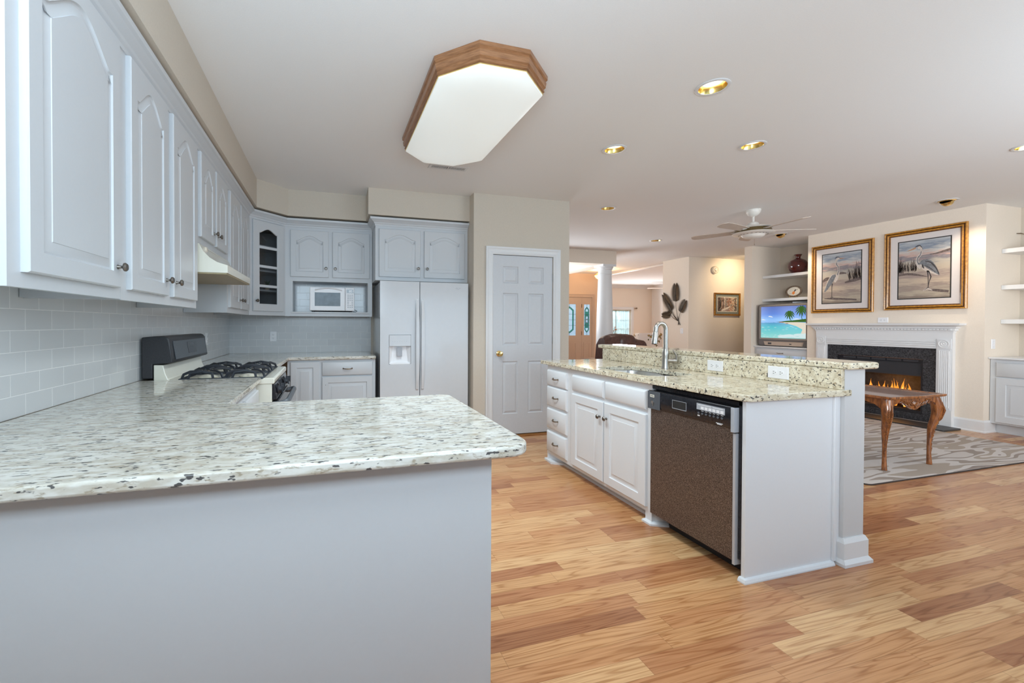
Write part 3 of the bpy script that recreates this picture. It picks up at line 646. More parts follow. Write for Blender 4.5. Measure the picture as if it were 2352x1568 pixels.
# ------------------------------------------------------------------ range hood
t = thing('range_hood', 'cream under-cabinet range hood with curved front', 'range hood', (-.8, 3.26, 1.56))
b = MB(); pr = [(WX+.01, 1.570), (-.600, 1.570), (-.600, 1.618), (-.625, 1.625), (-.66, 1.636), (-.70, 1.662), (-.735, 1.70), (-.757, 1.745), (WX+.01, 1.748)]
b.skin([[(x, 2.872, z) for x, z in pr], [(x, 3.645, z) for x, z in pr]]); b.build('body', 'bisque', t, bevel=.002)
bx('underside_pan', 'hood_under', WX+.02, -.606, 2.878, 3.639, 1.562, 1.5695, t)
Tq = lambda a, b_, c: (-.757+c, 3.0+a, 1.735+b_)
b = MB(); b.box(-.10, .60, -.030, .004, .0, .004, T=Tq); b.build('control_strip', 'bisque', t)
b = MB(); b.lathe([(.018, 0), (.020, .004), (.016, .012), (0, .013)], axis='X', T=lambda x, y, z: (-.752+x, 2.985+y, 1.722+z)); b.build('control_knob', 'cream_ceramic', t, smooth=True)
b = MB()
for k in range(7): b.tube([(-.751, 3.06+k*.028+.014*math.cos(q), 1.722+.010*math.sin(q)) for q in [i*PI/4 for i in range(9)]], .0014, 5)
b.build('script_badge', 'charcoal_plastic', t)

# ------------------------------------------------------------------ gas range
t = thing('gas_range', 'cream gas range with black backguard and black grates', 'range', (-.65, 3.262, 0))
bx('body', 'bisque', WX+.02, -.350, 2.886, 3.638, .03, .876, t, bevel=.003)
b = MB(); cs = [(-.95, .877), (-.338, .877), (-.334, .885), (-.334, .907), (-.344, .915), (-.40, .915), (-.405, .908), (-.90, .908), (-.905, .915), (-.925, .925), (-.940, .960), (-.950, 1.010), (-1.0, 1.012), (-1.0, .877)]
b.skin([[(x, 2.880, z) for x, z in cs], [(x, 3.643, z) for x, z in cs]]); b.build('cooktop', 'bisque', t, bevel=.004, seg=3)
b = MB(); bg = [(-1.060, .93), (-1.005, .93), (-1.005, 1.016), (-.905, 1.020), (-.900, 1.030), (-.918, 1.160), (-.930, 1.176), (-.945, 1.182), (-1.0, 1.182), (-1.06, 1.176)]
b.skin([[(x, 2.878, z) for x, z in bg], [(x, 3.634, z) for x, z in bg]]); b.build('backguard', 'black_satin', t, bevel=.006, seg=3)
Tb = frame((-.8985, 2.96, 1.036), (0, 1, 0), (1, 0, .13)); sl = Vector((-.018, 0, .12)).normalized()
def Tbg(u, v, w_): return Vector((-.8995, 2.93, 1.040))+Vector((0, u, 0))+sl*v+Vector((1, 0, .14))*w_
MB().box(0, .67, 0, .112, .0, .003, T=Tbg).build('control_face', 'charcoal_plastic', t)
MB().box(.25, .42, .022, .098, .003, .0045, T=Tbg).build('display_panel', 'black_gloss', t)
b = MB()
for i in range(6):
    for j in range(3): b.box(.285+i*.019, .295+i*.019, .036+j*.012, .039+j*.012, .0045, .0052, T=Tbg)
b.box(.30, .38, .074, .090, .0045, .0050, T=Tbg); b.build('buttons', 'charcoal_plastic', t)
bx('oven_door', 'black_gloss', -.349, -.315, 2.892, 3.632, .17, .765, t, bevel=.006)
bx('drawer_front', 'bisque', -.349, -.318, 2.892, 3.632, .04, .16, t, bevel=.005)
b = MB(); b.skin([[(x, y, z) for x, z in ((-.349, .775), (-.322, .775), (-.338, .872), (-.349, .874))] for y in (2.890, 3.634)]); b.build('control_panel', 'black_gloss', t, bevel=.002)
for y in (2.99, 3.13, 3.40, 3.54):
    b = MB(); b.lathe([(.026, 0), (.027, .006), (.021, .012), (.020, .026), (0, .028)], axis='X', T=lambda x, yy, z: (-.327+x, y+yy, .825+z+.16*x)); b.box(-.300, -.292, y-.004, y+.004, .803, .850); b.build('knob', 'cast_iron', t, smooth=True)
b = MB(); b.tube([(-.318, 2.955, .735), (-.285, 2.952, .742), (-.266, 2.966, .748), (-.262, 2.99, .75), (-.262, 3.53, .75), (-.266, 3.555, .748), (-.285, 3.57, .742), (-.318, 3.567, .735)], [.013]*8, 10, flat=1.5); b.build('oven_handle', 'charcoal_plastic', t, smooth=True)
for i in range(2):
    for j in range(2):
        gx, gy = -.760+i*.245, 3.075+j*.375
        b = MB(); b.lathe([(.055, .909), (.06, .914), (.045, .920), (.030, .926), (0, .928)], (gx, gy, 0)); b.build('burner', 'bisque', t, smooth=True)
        g = MB(); hx, hy = .115, .165
        g.sweep([(gx-hx, gy-hy), (gx-hx, gy+hy), (gx+hx, gy+hy), (gx+hx, gy-hy)], [(-.006, .9095), (.006, .9095), (.004, .922), (-.004, .922)], closed=True)
        for sx in (-1, 1):
            for yy in (-.10, .10):
                P_ = [(gx+sx*hx, gy+yy*1.25, .915), (gx+sx*(hx-.01), gy+yy*1.2, .943), (gx+sx*.075, gy+yy, .957), (gx+sx*.025, gy+yy*.42, .957)]
                g.tube(P_, [.008, .009, .009, .006], 6)
        for sy in (-1, 1):
            g.tube([(gx-.07, gy+sy*hy, .915), (gx-.06, gy+sy*(hy-.012), .950), (gx, gy+sy*(hy-.02), .960), (gx+.06, gy+sy*(hy-.012), .950), (gx+.07, gy+sy*hy, .915)], [.008, .010, .010, .010, .008], 6)
            g.tube([(gx, gy+sy*(hy-.02), .958), (gx, gy+sy*.04, .956)], [.008, .006], 6)
        g.build('grate', 'cast_iron', t, smooth=True)

# ------------------------------------------------------------------ base cabinets and worktops
CT0, CT1 = .890, .922
def counter(name, label, pts, mat='granite_cream'):
    b = MB(); b.prism(pts, CT0, CT1); return tag(b.build(name, mat, bevel=.008, seg=3), label, 'countertop')
pts = [(WX+.007, 1.072), *arc(.559-.075, 1.072+.075, .075, -90, 0), *arc(.559-.05, 1.965-.05, .05, 0, 90), (-.411, 1.965), (-.411, 2.874), (WX+.007, 2.874)]
counter('countertop', 'large speckled cream granite worktop in the foreground, with rounded corner', pts)
pts = [(WX+.007, 3.648), (-.405, 3.648), (-.388, 4.495), (.478, 4.505), (.478, BYW-.007), (WX+.007, BYW-.007)]
counter('countertop', 'speckled granite worktop in the back corner below the microwave', pts)
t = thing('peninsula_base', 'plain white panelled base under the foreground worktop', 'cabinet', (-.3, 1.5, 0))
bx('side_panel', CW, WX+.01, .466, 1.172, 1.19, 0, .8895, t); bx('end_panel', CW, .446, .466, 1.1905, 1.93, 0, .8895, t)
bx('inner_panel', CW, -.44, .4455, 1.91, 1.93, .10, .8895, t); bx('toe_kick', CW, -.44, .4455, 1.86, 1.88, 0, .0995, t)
t = thing('base_cabinet', 'white base cabinet between the peninsula and the range', 'cabinet', (-.75, 2.4, 0))
b = MB(); b.box(WX+.01, -.46, 1.935, 1.953, .10, .8895); b.box(WX+.01, -.46, 2.855, 2.872, .10, .8895); b.box(WX+.01, -.46, 1.953, 2.855, .10, .118); b.box(WX+.01, -.53, 1.935, 2.872, 0, .0995); b.build('carcass', CW, t)
b = MB(); b.box(-.459, -.44, 1.935, 2.872, .8405, .8895); b.box(-.459, -.44, 1.935, 2.872, .10, .1395); b.box(-.459, -.44, 1.935, 2.02, .1395, .8405); b.box(-.459, -.44, 2.40, 2.45, .1395, .8405); b.box(-.459, -.44, 2.83, 2.872, .1395, .8405); b.build('face_frame', CW, t)
for (a, c) in ((2.0, 2.415), (2.435, 2.845)):
    T = frame((-.44, a, .70), (0, 1, 0), (1, 0, 0)); dr = drawer_front(T, c-a, .148).build('drawer', CW, t, smooth=True); pull(T, (c-a)/2, .074, .02, dr)
    T = frame((-.44, a, .125), (0, 1, 0), (1, 0, 0)); db, op = panel_door(T, c-a, .56); dr = db.build('door', CW, t, smooth=9); knob(T, .03 if a > 2.3 else c-a-.03, .50, .02, dr)
# back base cabinets
YB = 4.535
t = thing('base_cabinet', 'narrow white base cabinet door in the back corner beside the range', 'cabinet', (-.24, YB, 0))
b = MB(); b.box(-.398, -.380, YB+.02, BYW-.01, .10, .8895); b.box(-.093, -.0845, YB+.02, BYW-.01, .10, .8895); b.box(-.380, -.093, YB+.02, BYW-.01, .10, .118); b.box(-.398, -.0845, YB+.08, BYW-.01, 0, .0995); b.build('carcass', CW, t)
b = MB(); b.box(-.405, -.366, YB, YB+.0195, .10, .8895); b.box(-.105, -.0845, YB, YB+.0195, .10, .8895); b.box(-.366, -.105, YB, YB+.0195, .855, .8895); b.box(-.366, -.105, YB, YB+.0195, .10, .14); b.build('face_frame', CW, t)
T = frame((-.375, YB, .125), (1, 0, 0), (0, -1, 0)); db, op = panel_door(T, .277, .745); db.build('door', CW, t, smooth=9)
t = thing('base_cabinet', 'white base cabinet with one wide drawer over a wide door, left of the refrigerator', 'cabinet', (.2, YB, 0))
b = MB(); b.box(-.084, -.066, YB+.02, BYW-.01, .10, .8895); b.box(.456, .474, YB+.02, BYW-.01, .10, .8895); b.box(-.066, .456, YB+.02, BYW-.01, .10, .118); b.box(-.084, .474, YB+.08, BYW-.01, 0, .0995); b.build('carcass', CW, t)
b = MB(); b.box(-.084, -.055, YB, YB+.0195, .10, .8895); b.box(.428, .474, YB, YB+.0195, .10, .8895); b.box(-.055, .428, YB, YB+.0195, .857, .8895); b.box(-.055, .428, YB, YB+.0195, .698, .738); b.box(-.055, .428, YB, YB+.0195, .10, .14); b.build('face_frame', CW, t)
T = frame((-.070, YB, .726), (1, 0, 0), (0, -1, 0)); dr = drawer_front(T, .512, .138).build('drawer', CW, t, smooth=True); pull(T, .256, .07, .02, dr)
T = frame((-.070, YB, .125), (1, 0, 0), (0, -1, 0)); db, op = panel_door(T, .512, .585); dr = db.build('door', CW, t, smooth=9); MB().lathe([(.003, 0), (.003, .001)], axis='Y', T=lambda x, y, z: (-.035+x, YB-.0205-y, .63+z), seg=8).build('screw_hole', 'dark_slot', dr)
# outlets on the tile
outlet('wall_outlet', 'white duplex outlet on the tile below the microwave cabinet', (-.618, BYW-.0065, 1.112), (1, 0, 0), (0, -1, 0))
outlet('wall_outlet', 'white outlet on the side tile just beyond the range', (WX+.0065, 4.30, 1.12), (0, 1, 0), (1, 0, 0))
outlet('wall_outlet', 'white outlet half hidden behind the range backguard', (WX+.0065, 3.30, 1.13), (0, 1, 0), (1, 0, 0), horiz=True)

# ------------------------------------------------------------------ refrigerator
t = thing('refrigerator', 'white side-by-side refrigerator with water dispenser', 'refrigerator', (1.0, 4.6, 0))
FY = 4.44
bx('body', 'appliance_white', .516, 1.482, FY+.055, BYW-.03, .03, 1.700, t, bevel=.004)
bx('kick_grille', 'grey_plastic', .53, 1.47, FY+.035, FY+.0545, .005, .09, t)
for (a, c, nm) in ((.513, .931, 'freezer_door'), (.938, 1.485, 'fresh_door')):
    if nm == 'fresh_door':
        d = bx(nm, 'appliance_white', a, c, FY, FY+.052, .10, 1.712, t, bevel=.008)
        b = MB(); b.tube([(1.335+.060*k/10, FY-.0008, 1.648+.010*math.sin(k*.9)) for k in range(11)], .0012, 5); b.tube([(1.362+.018*math.cos(q)*1.5, FY-.0008, 1.65+.006*math.sin(q)) for q in [i*PI/6 for i in range(10)]], .001, 5); b.build('badge', 'grey_plastic', d)
    else:
        b = MB(); b.box(a, .606, FY, FY+.052, .10, 1.712); b.box(.840, c, FY, FY+.052, .10, 1.712); b.box(.606, .840, FY, FY+.052, 1.146, 1.712); b.box(.606, .840, FY, FY+.052, .10, .834)
        b.box(.606, .840, FY+.045, FY+.052, .834, 1.146)
        d = b.build(nm, 'appliance_white', t)
        b = MB(); b.box(.609, .837, FY-.006, FY+.03, 1.026, 1.143)
        for k in range(7): b.box(.640+k*.025, .645+k*.025, FY-.0068, FY-.0058, 1.073, 1.077, 1)
        q = b.build('dispenser_panel', ['appliance_white', 'grey_plastic'], d, bevel=.0004)
        b = MB(); b.skin([[(x, y, z) for x, z in L] for y, L in ((FY+.002, [(.609, .837), (.837, .837), (.837, 1.026), (.609, 1.026)]), (FY+.042, [(.635, .86), (.811, .86), (.795, 1.026), (.651, 1.026)]))], caps=False)
        b.poly([(x, FY+.042, z) for x, z in ((.635, .86), (.811, .86), (.795, 1.026), (.651, 1.026))]); b.build('dispenser_recess', 'outlet_white', d)
        bx('dispenser_paddle', 'grey_plastic', .692, .748, FY+.012, FY+.020, .915, 1.010, d, bevel=.003)
        bx('drip_tray', 'outlet_white', .62, .826, FY+.001, FY+.04, .834, .842, d)
for (x0, x1) in ((.886, .926), (.944, .984)):
    b = MB(); xm = (x0+x1)/2; L = []
    for i in range(17):
        k = i/16; z = .56+.965*k; o_ = .034*(1-(2*k-1)**4)+.012; wv = (x1-x0)/2*(.72+.28*(1-(2*k-1)**2))
        L.append([(xm-wv, FY-o_, z), (xm+wv, FY-o_, z), (xm+wv, FY-o_+.016, z), (xm-wv, FY-o_+.016, z)])
    b.skin(L); b.box(xm-.014, xm+.014, FY-.016, FY, .565, .60); b.box(xm-.014, xm+.014, FY-.016, FY, 1.485, 1.52); b.build('door_handle', 'appliance_white', t, bevel=.003)

# ------------------------------------------------------------------ microwave
t = thing('microwave', 'small white microwave oven in the niche', 'microwave', (.035, 4.9, 1.392))
MY = 4.862
bx('body', 'outlet_white', -.204, .272, MY+.021, 5.195, 1.406, 1.662, t, bevel=.004)
b = MB()
for x in (-.17, .24):
    for y in (4.92, 5.15): b.lathe([(.012, 1.3925), (.014, 1.406)], (x, y, 0), seg=12)
b.build('feet', 'black_satin', t)
d = bx('door', 'outlet_white', -.205, .172, MY, MY+.0205, 1.404, 1.664, t, bevel=.006)
bx('window', 'screen_glass_dark', -.152, .120, MY-.0015, MY, 1.456, 1.605, d)
b = MB(); b.tube([(-.150+.29*k/12, MY-.004-.008*math.sin(PI*k/12), 1.630+.024*math.sin(PI*k/12)) for k in range(13)], .007, 8); b.build('door_handle', 'outlet_white', d, smooth=True)
p = bx('control_panel', 'outlet_white', .174, .273, MY, MY+.0205, 1.404, 1.664, t, bevel=.004)
bx('display', 'black_gloss', .188, .262, MY-.0012, MY, 1.603, 1.644, p)
b = MB()
for x, segs in ((.212, 'bc'), (.226, 'abcdef'), (.242, 'abcdef')):
    for s_ in segs:
        q = {'a': (-.004, .004, .009, .011), 'd': (-.004, .004, -.011, -.009), 'b': (.004, .0055, .001, .010), 'c': (.004, .0055, -.010, -.001), 'e': (-.0055, -.004, -.010, -.001), 'f': (-.0055, -.004, .001, .010)}[s_]
        b.box(x+q[0], x+q[1], MY-.0018, MY-.0012, 1.624+q[2], 1.624+q[3])
b.build('digits', 'white_led', p)
b = MB()
for j in range(8):
    for i in range(3):
        if j in (2, 3) and i == 1: continue
        b.box(.196+i*.023, .212+i*.023, MY-.0010, MY, 1.440+j*.0195, 1.449+j*.0195)
b.build('keypad', 'grey_plastic', p)
b = MB(); b.tube([(.276, 5.10, 1.43), (.30, 5.06, 1.415), (.312, 5.02, 1.408), (.30, 5.0, 1.398), (.26, 5.0, 1.3965)], .003, 6); b.build('cord', 'black_satin', t, smooth=True)
# ------------------------------------------------------------------ island
IX = 1.955; IN_, IFAR = 1.577, 3.515
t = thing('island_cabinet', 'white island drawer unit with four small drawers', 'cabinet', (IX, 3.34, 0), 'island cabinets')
b = MB(); b.box(IX+.02, 2.575, 3.130, 3.148, .07, .8895); b.box(IX+.02, 2.575, IFAR-.018, IFAR, .07, .8895); b.box(IX+.02, 2.575, 3.148, IFAR-.018, .07, .088); b.box(2.03, 2.575, 3.130, IFAR-.02, .02, .0695); b.build('carcass', 'cabinet_white_lit', t)
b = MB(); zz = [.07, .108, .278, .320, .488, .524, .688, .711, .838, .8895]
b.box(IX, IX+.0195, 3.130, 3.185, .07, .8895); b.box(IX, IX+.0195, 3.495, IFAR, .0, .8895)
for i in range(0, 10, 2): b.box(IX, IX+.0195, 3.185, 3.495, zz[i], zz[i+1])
b.build('face_frame', 'cabinet_white_lit', t)
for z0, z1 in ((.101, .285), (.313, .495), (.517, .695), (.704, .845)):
    T = frame((IX, 3.172, z0), (0, 1, 0), (-1, 0, 0)); dr = drawer_front(T, .332, z1-z0, e=.012).build('drawer', 'cabinet_white_lit', t, smooth=True); pull(T, .166, (z1-z0)/2, .02, dr, .085)
b = MB(); b.prism([(IX-.03, 3.40), (IX-.02, IFAR+.02), (IX+.09, IFAR+.02), (2.05, 3.36), (2.029, 3.33)], 0, .018); b.skin([[(IX+.0197, 3.494, z), (IX+.0197, IFAR, z), (2.03, 3.40, z), (2.028, 3.36, z)] for z in (.018, .0695)]); b.build('foot', 'cabinet_white_lit', t); bx('toe_kick', 'cabinet_white_lit', 2.03, 2.05, 3.130, 3.36, 0, .0195, t); bx('shoe_molding', 'cabinet_white_lit', 2.018, 2.0295, 3.130, 3.33, 0, .018, t)
t = thing('sink_cabinet', 'white island sink cabinet with two panelled doors and false drawer fronts', 'cabinet', (IX, 2.66, 0), 'island cabinets')
b = MB(); b.box(IX+.02, 2.575, 2.196, 2.214, .07, .8895); b.box(IX+.02, 2.575, 3.110, 3.128, .07, .8895); b.box(IX+.02, 2.575, 2.214, 3.110, .07, .088); b.build('carcass', 'cabinet_white_lit', t)
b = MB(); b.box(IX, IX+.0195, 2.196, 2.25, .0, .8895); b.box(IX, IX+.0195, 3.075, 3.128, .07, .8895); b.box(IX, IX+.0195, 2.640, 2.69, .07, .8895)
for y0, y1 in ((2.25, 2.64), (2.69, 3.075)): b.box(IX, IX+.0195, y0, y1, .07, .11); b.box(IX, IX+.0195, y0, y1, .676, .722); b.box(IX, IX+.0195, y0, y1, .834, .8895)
b.build('face_frame', 'cabinet_white_lit', t)
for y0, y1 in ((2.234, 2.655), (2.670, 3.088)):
    T = frame((IX, y0, .715), (0, 1, 0), (-1, 0, 0)); drawer_front(T, y1-y0, .128, e=.014).build('false_front', 'cabinet_white_lit', t, smooth=True)
    T = frame((IX, y0, .100), (0, 1, 0), (-1, 0, 0)); db, op = panel_door(T, y1-y0, .588, rail=.062); dr = db.build('door', 'cabinet_white_lit', t, smooth=9); knob(T, (y1-y0-.032) if y0 < 2.5 else .032, .478, .02, dr, 'pewter')
bx('toe_kick', 'cabinet_white_lit', 2.03, 2.05, 2.24, 3.1285, 0, .0695, t); 
MB().box(2.018, 2.03, 2.24, 3.1285, 0, .018).build('shoe_molding', 'cabinet_white_lit', t)
b = MB(); b.skin([[(IX-.001-a, 2.25+a*.5, z), (IX-.001-a, 2.192-a*.5, z), (2.05, 2.150-a, z), (2.06, 2.19, z)] for a, z in ((.020, 0), (.020, .012), (.004, .020))]); b.skin([[(IX+.0197, 2.249, z), (IX+.0197, 2.196, z), (2.045, 2.165, z), (2.05, 2.19, z)] for z in (.020, .0695)]); b.build('foot', 'cabinet_white_lit', t)
t = thing('island_end_panel', 'white flat end panel of the island facing the viewer', 'cabinet', (2.25, IN_, 0))
bx('panel', 'cabinet_white_lit', IX, 2.545, IN_, 1.596, 0, .8895, t); 
b = MB(); b.sweep([(IX, 1.60), (IX, IN_), (2.552, IN_)], [(0, 0), (.018, 0), (.018, .006), (.012, .018), (0, .022)][::-1], T=lambda x, y, z: (x, y, z)); b.build('shoe_molding', 'cabinet_white_lit', t)
b = MB(); b.box(2.546, 2.566, IN_-.012, IN_+.01, .02, .8895); b.box(2.5665, 2.599, IN_-.004, IN_+.01, .02, .8895); b.build('corner_strip', 'cabinet_white_lit', t, bevel=.003)
t = thing('island_half_wall', 'white half wall with tall baseboard carrying the raised bar', 'half wall', (2.68, 2.55, 0))
bx('wall_body', 'halfwall_paint', 2.60, 2.752, 1.556, 3.565, 0, 1.0295, t)
b = MB(); ph = [(0, 0), (.030, 0), (.030, .016), (.016, .034), (.016, .118), (.006, .140), (0, .140)]
b.sweep([(2.60, 1.575), (2.60, 1.556), (2.752, 1.556), (2.752, 3.565), (2.60, 3.565)], ph); b.build('baseboard', 'trim_white', t)
# worktop with sink cut-out
SX0, SX1, SY0, SY1 = 2.025, 2.405, 2.285, 2.915
hole = [*arc(SX1-.09, SY1-.09, .09, 90, 0, 6)[::-1]]
hole = [*arc(SX0+.09, SY0+.09, .09, 180, 270, 6), *arc(SX1-.09, SY0+.09, .09, 270, 360, 6), *arc(SX1-.09, SY1-.09, .09, 0, 90, 6), *arc(SX0+.09, SY1-.09, .09, 90, 180, 6)]
outer = [(1.925+.03, 1.548), (2.598, 1.548), (2.640, 1.548), (2.640, 1.5545), (2.590, 1.5545), (2.590, 3.60), (1.925, 3.60), (1.925, 1.578)]
bm = bmesh.new()
def ringv(p, z): return [bm.verts.new((x, y, z)) for x, y in p]
top = []
for z in (CT0, CT1):
    vo, vh = ringv(outer, z), ringv(hole, z)
    eo = [bm.edges.new((vo[i], vo[(i+1) % len(vo)])) for i in range(len(vo))]; eh = [bm.edges.new((vh[i], vh[(i+1) % len(vh)])) for i in range(len(vh))]
    bmesh.ops.triangle_fill(bm, use_beauty=True, use_dissolve=False, edges=eo+eh); top.append((vo, vh))
for a, c in zip(top[0], top[1]):
    for i in range(len(a)):
        j = (i+1) % len(a); bm.faces.new((a[i], a[j], c[j], c[i]))
bmesh.ops.dissolve_limit(bm, angle_limit=.01, verts=bm.verts, edges=bm.edges)
bm.verts.ensure_lookup_table(); bm.verts.index_update()
b = MB(); b.add([v.co[:] for v in bm.verts], [[v.index for v in f.verts] for f in bm.faces]); bm.free()
tag(b.build('countertop', 'granite_island', bevel=.006, seg=3), 'lower granite island worktop around the double sink', 'countertop')
tag(bx('backsplash', 'granite_island', 2.578, 2.599, 1.5565, 3.565, .9225, 1.0295, bevel=.002), 'speckled granite splash strip between island worktop and raised bar', 'backsplash')
b = MB(); b.prism([*arc(2.59+.012, 1.524+.012, .012, 180, 270, 4), *arc(2.822-.03, 1.524+.03, .03, 270, 360), (2.822, 3.61), (2.555, 3.61), (2.555, 3.57), (2.574, 3.50)], 1.030, 1.065)
tag(b.build('bar_top', 'granite_island', bevel=.010, seg=3), 'narrow raised granite bar top along the island', 'countertop')
for lab, y, k in (('white outlet on the island splash, nearer the dishwasher end', 1.880, 'duplex'), ('white outlet on the island splash, nearer the faucet', 2.308, 'duplex')):
    outlet('wall_outlet', lab, (2.5775, y, .977), (0, 1, 0), (-1, 0, 0), wd=.073, ht=.122, horiz=True, kind=k)
# double-bowl sink
t = thing('kitchen_sink', 'stainless double-bowl undermount sink in the island', 'sink', (2.24, 2.66, .70))
def bowl(y0, y1, depth):
    def rr(d, r):
        r = max(.02, r); a, c, e, f = SX0+d-.004, SX1-d+.004, y0+d, y1-d
        return [*arc(a+r, e+r, r, 180, 270, 5), *arc(c-r, e+r, r, 270, 360, 5), *arc(c-r, f-r, r, 0, 90, 5), *arc(a+r, f-r, r, 90, 180, 5)]
    b = MB(); b.skin([[(x, y, z) for x, y in rr(d, r)] for d, r, z in ((-.012, .10, .8890), (0, .09, .8890), (.004, .085, .88), (.010, .08, .89-depth+.03), (.035, .06, .89-depth), (.09, .03, .89-depth-.004))], caps=False)
    b.poly([(x, y, .89-depth-.004) for x, y in rr(.09, .03)])
    o = b.build('bowl', 'steel', t, smooth=True)
    cx_, cy_ = (SX0+SX1)/2, (y0+y1)/2
    b = MB(); b.lathe([(.042, .89-depth-.0035), (.04, .89-depth-.001), (.03, .89-depth-.003), (0, .89-depth-.003)], (cx_, cy_, 0)); b.build('drain', 'nickel', o, smooth=True)
bowl(2.560, 2.919, .19); bowl(2.281, 2.536, .14)
# faucet
fx, fy = 2.505, 2.680
t = thing('faucet', 'brushed nickel pull-down kitchen faucet with side lever', 'faucet', (fx, fy, .922))
b = MB(); b.lathe([(.031, .9225), (.031, .928), (.026, .945), (.0245, 1.02), (.025, 1.045), (.020, 1.062), (.018, 1.072), (.017, 1.075)], (fx, fy, 0), seg=28); b.build('base', 'nickel', t, smooth=True)
pth = [(fx, fy, 1.072), (fx, fy, 1.15), (fx, fy, 1.215)]
R_ = .043
sd = Vector((-.98, .10, 0)).normalized()
for i in range(1, 13):
    a = PI*i/12; q = Vector((fx, fy, 1.222))+sd*(R_-R_*math.cos(a))+Vector((0, 0, R_*1.15*math.sin(a))); pth.append(tuple(q))
e = Vector(pth[-1]); pth.append(tuple(e+Vector((0, 0, -.015))+sd*.002))
b = MB(); b.tube(pth, [.0165]*len(pth), 18); b.build('spout', 'nickel', t, smooth=True)
e = Vector(pth[-1]); b = MB(); b.tube([e, e+Vector((0, 0, -.004)), e+sd*.008+Vector((0, 0, -.075)), e+sd*.010+Vector((0, 0, -.092))], [.0175, .0185, .0215, .0215], 18); h = b.build('spray_head', 'nickel', t, smooth=True)
e2 = e+sd*.010+Vector((0, 0, -.0925)); b = MB(); b.tube([e2, e2+Vector((0, 0, -.004))], [.0195, .018], 16); b.build('nozzle', 'black_satin', h)
hd = Vector((.62, -.78, 0)).normalized()
b = MB(); p0 = Vector((fx, fy, .985)); b.tube([p0+hd*.015, p0+hd*.062], [.015, .015], 14)
b.tube([p0+hd*.058, p0+hd*.080], [.020, .020], 14); b.build('handle_hub', 'nickel', t, smooth=True)
b = MB(); b.tube([p0+hd*.075+Vector((0, 0, -.005)), p0+hd*.076+Vector((0, 0, .04)), p0+hd*.050+Vector((0, 0, .085))], [.020, .016, .008], 12, flat=.5); b.build('lever', 'nickel', t, smooth=True)

# ------------------------------------------------------------------ dishwasher
t = thing('dishwasher', 'black and bronze-flecked dishwasher in the island', 'dishwasher', (IX, 1.91, 0))
DX = 1.936; Y0, Y1 = 1.615, 2.190
bx('tub', 'black_satin', IX+.024, 2.54, 1.600, 2.192, .09, .868, t)
b = MB(); b.box(IX-.002, IX+.02, 1.598, 1.612, .10, .880); b.box(IX-.002, IX+.02, 1.598, 2.195, .862, .880); b.build('opening_frame', 'black_gloss', t)
bx('door_panel', 'dishwasher_fleck', DX, IX+.022, Y0+.014, Y1, .084, .745, t, bevel=.004)
bx('edge_trim', 'satin_trim', DX-.001, IX+.02, Y0, Y0+.013, .068, .72, t)
b = MB(); b.skin([[(x, y, z) for x, z in ((DX-.004, .742), (DX-.010, .757), (DX-.012, .835), (DX-.004, .852), (IX+.02, .852), (IX+.02, .742))] for y in (Y0, Y1+.012)]); c = b.build('control_panel', 'black_gloss', t, bevel=.003)
bx('latch_block', 'charcoal_plastic', DX-.0145, DX-.011, Y1-.090, Y1+.010, .740, .849, c, bevel=.002)
bx('end_cap', 'grey_plastic', DX-.013, IX+.02, Y0-.0015, Y0+.018, .727, .850, c, bevel=.002)
bx('badge', 'bisque', DX-.0155, DX-.0142, Y1-.046, Y1-.012, .813, .829, c)
b = MB()
for k in range(5): b.box(DX-.0160, DX-.0155, Y1-.041+k*.0052, Y1-.0375+k*.0052, .818, .824)
b.build('badge_lettering', 'charcoal_plastic', c)
b = MB(); b.lathe([(.010, 0), (.010, .006), (0, .006)], axis='X', T=lambda x, y, z: (DX-.014-x, Y1-.034+y, .783+z), seg=14); b.box(DX-.016, DX-.0145, Y1-.037, Y1-.031, .760, .783); b.build('latch_knob', 'steel', c, smooth=True)
b = MB(); b.box(DX-.0126, DX-.011, 1.905, 2.005, .775, .778); b.box(DX-.0126, DX-.011, 1.905, 2.005, .822, .824); b.box(DX-.0126, DX-.011, 1.905, 1.907, .778, .822); b.box(DX-.0126, DX-.011, 2.003, 2.005, .778, .822); b.build('grip_recess_rim', 'grey_plastic', c)
bx('grip_recess', 'dark_slot', DX-.0122, DX-.0112, 1.907, 2.003, .778, .822, c)
b = MB(); b.box(DX-.0130, DX-.0115, 1.665, 1.835, .803, .837); b.build('function_plate', 'grey_plastic', c)
b = MB()
for k in range(6): b.box(DX-.0136, DX-.0130, 1.672+k*.0235, 1.690+k*.0235, .807, .822)
b.box(DX-.0136, DX-.0130, 1.745, 1.825, .828, .831); b.box(DX-.0136, DX-.0130, 1.675, 1.735, .828, .831)
for k in range(6): b.box(DX-.0128, DX-.0118, 1.674+k*.0235, 1.688+k*.0235, .797, .799)
b.box(DX-.0128, DX-.0118, 1.676, 1.715, .754, .757); b.box(DX-.0128, DX-.0118, 1.682, 1.709, .749, .752); b.box(DX-.0128, DX-.0118, 1.815, 1.829, .768, .774); b.build('panel_lettering', 'outlet_white', c)
b = MB()
for k in range(7): b.lathe([(.0062, 0), (.0062, .0022), (.0045, .0028), (0, .0028)], axis='X', T=lambda x, y, z: (DX-.0118-x, 1.681+k*.0235+y, .784+z), seg=14)
b.build('button', 'charcoal_plastic', c, smooth=True)
bx('kick_plate', 'black_satin', 2.035, 2.06, 1.600, 2.14, .0, .083, t)

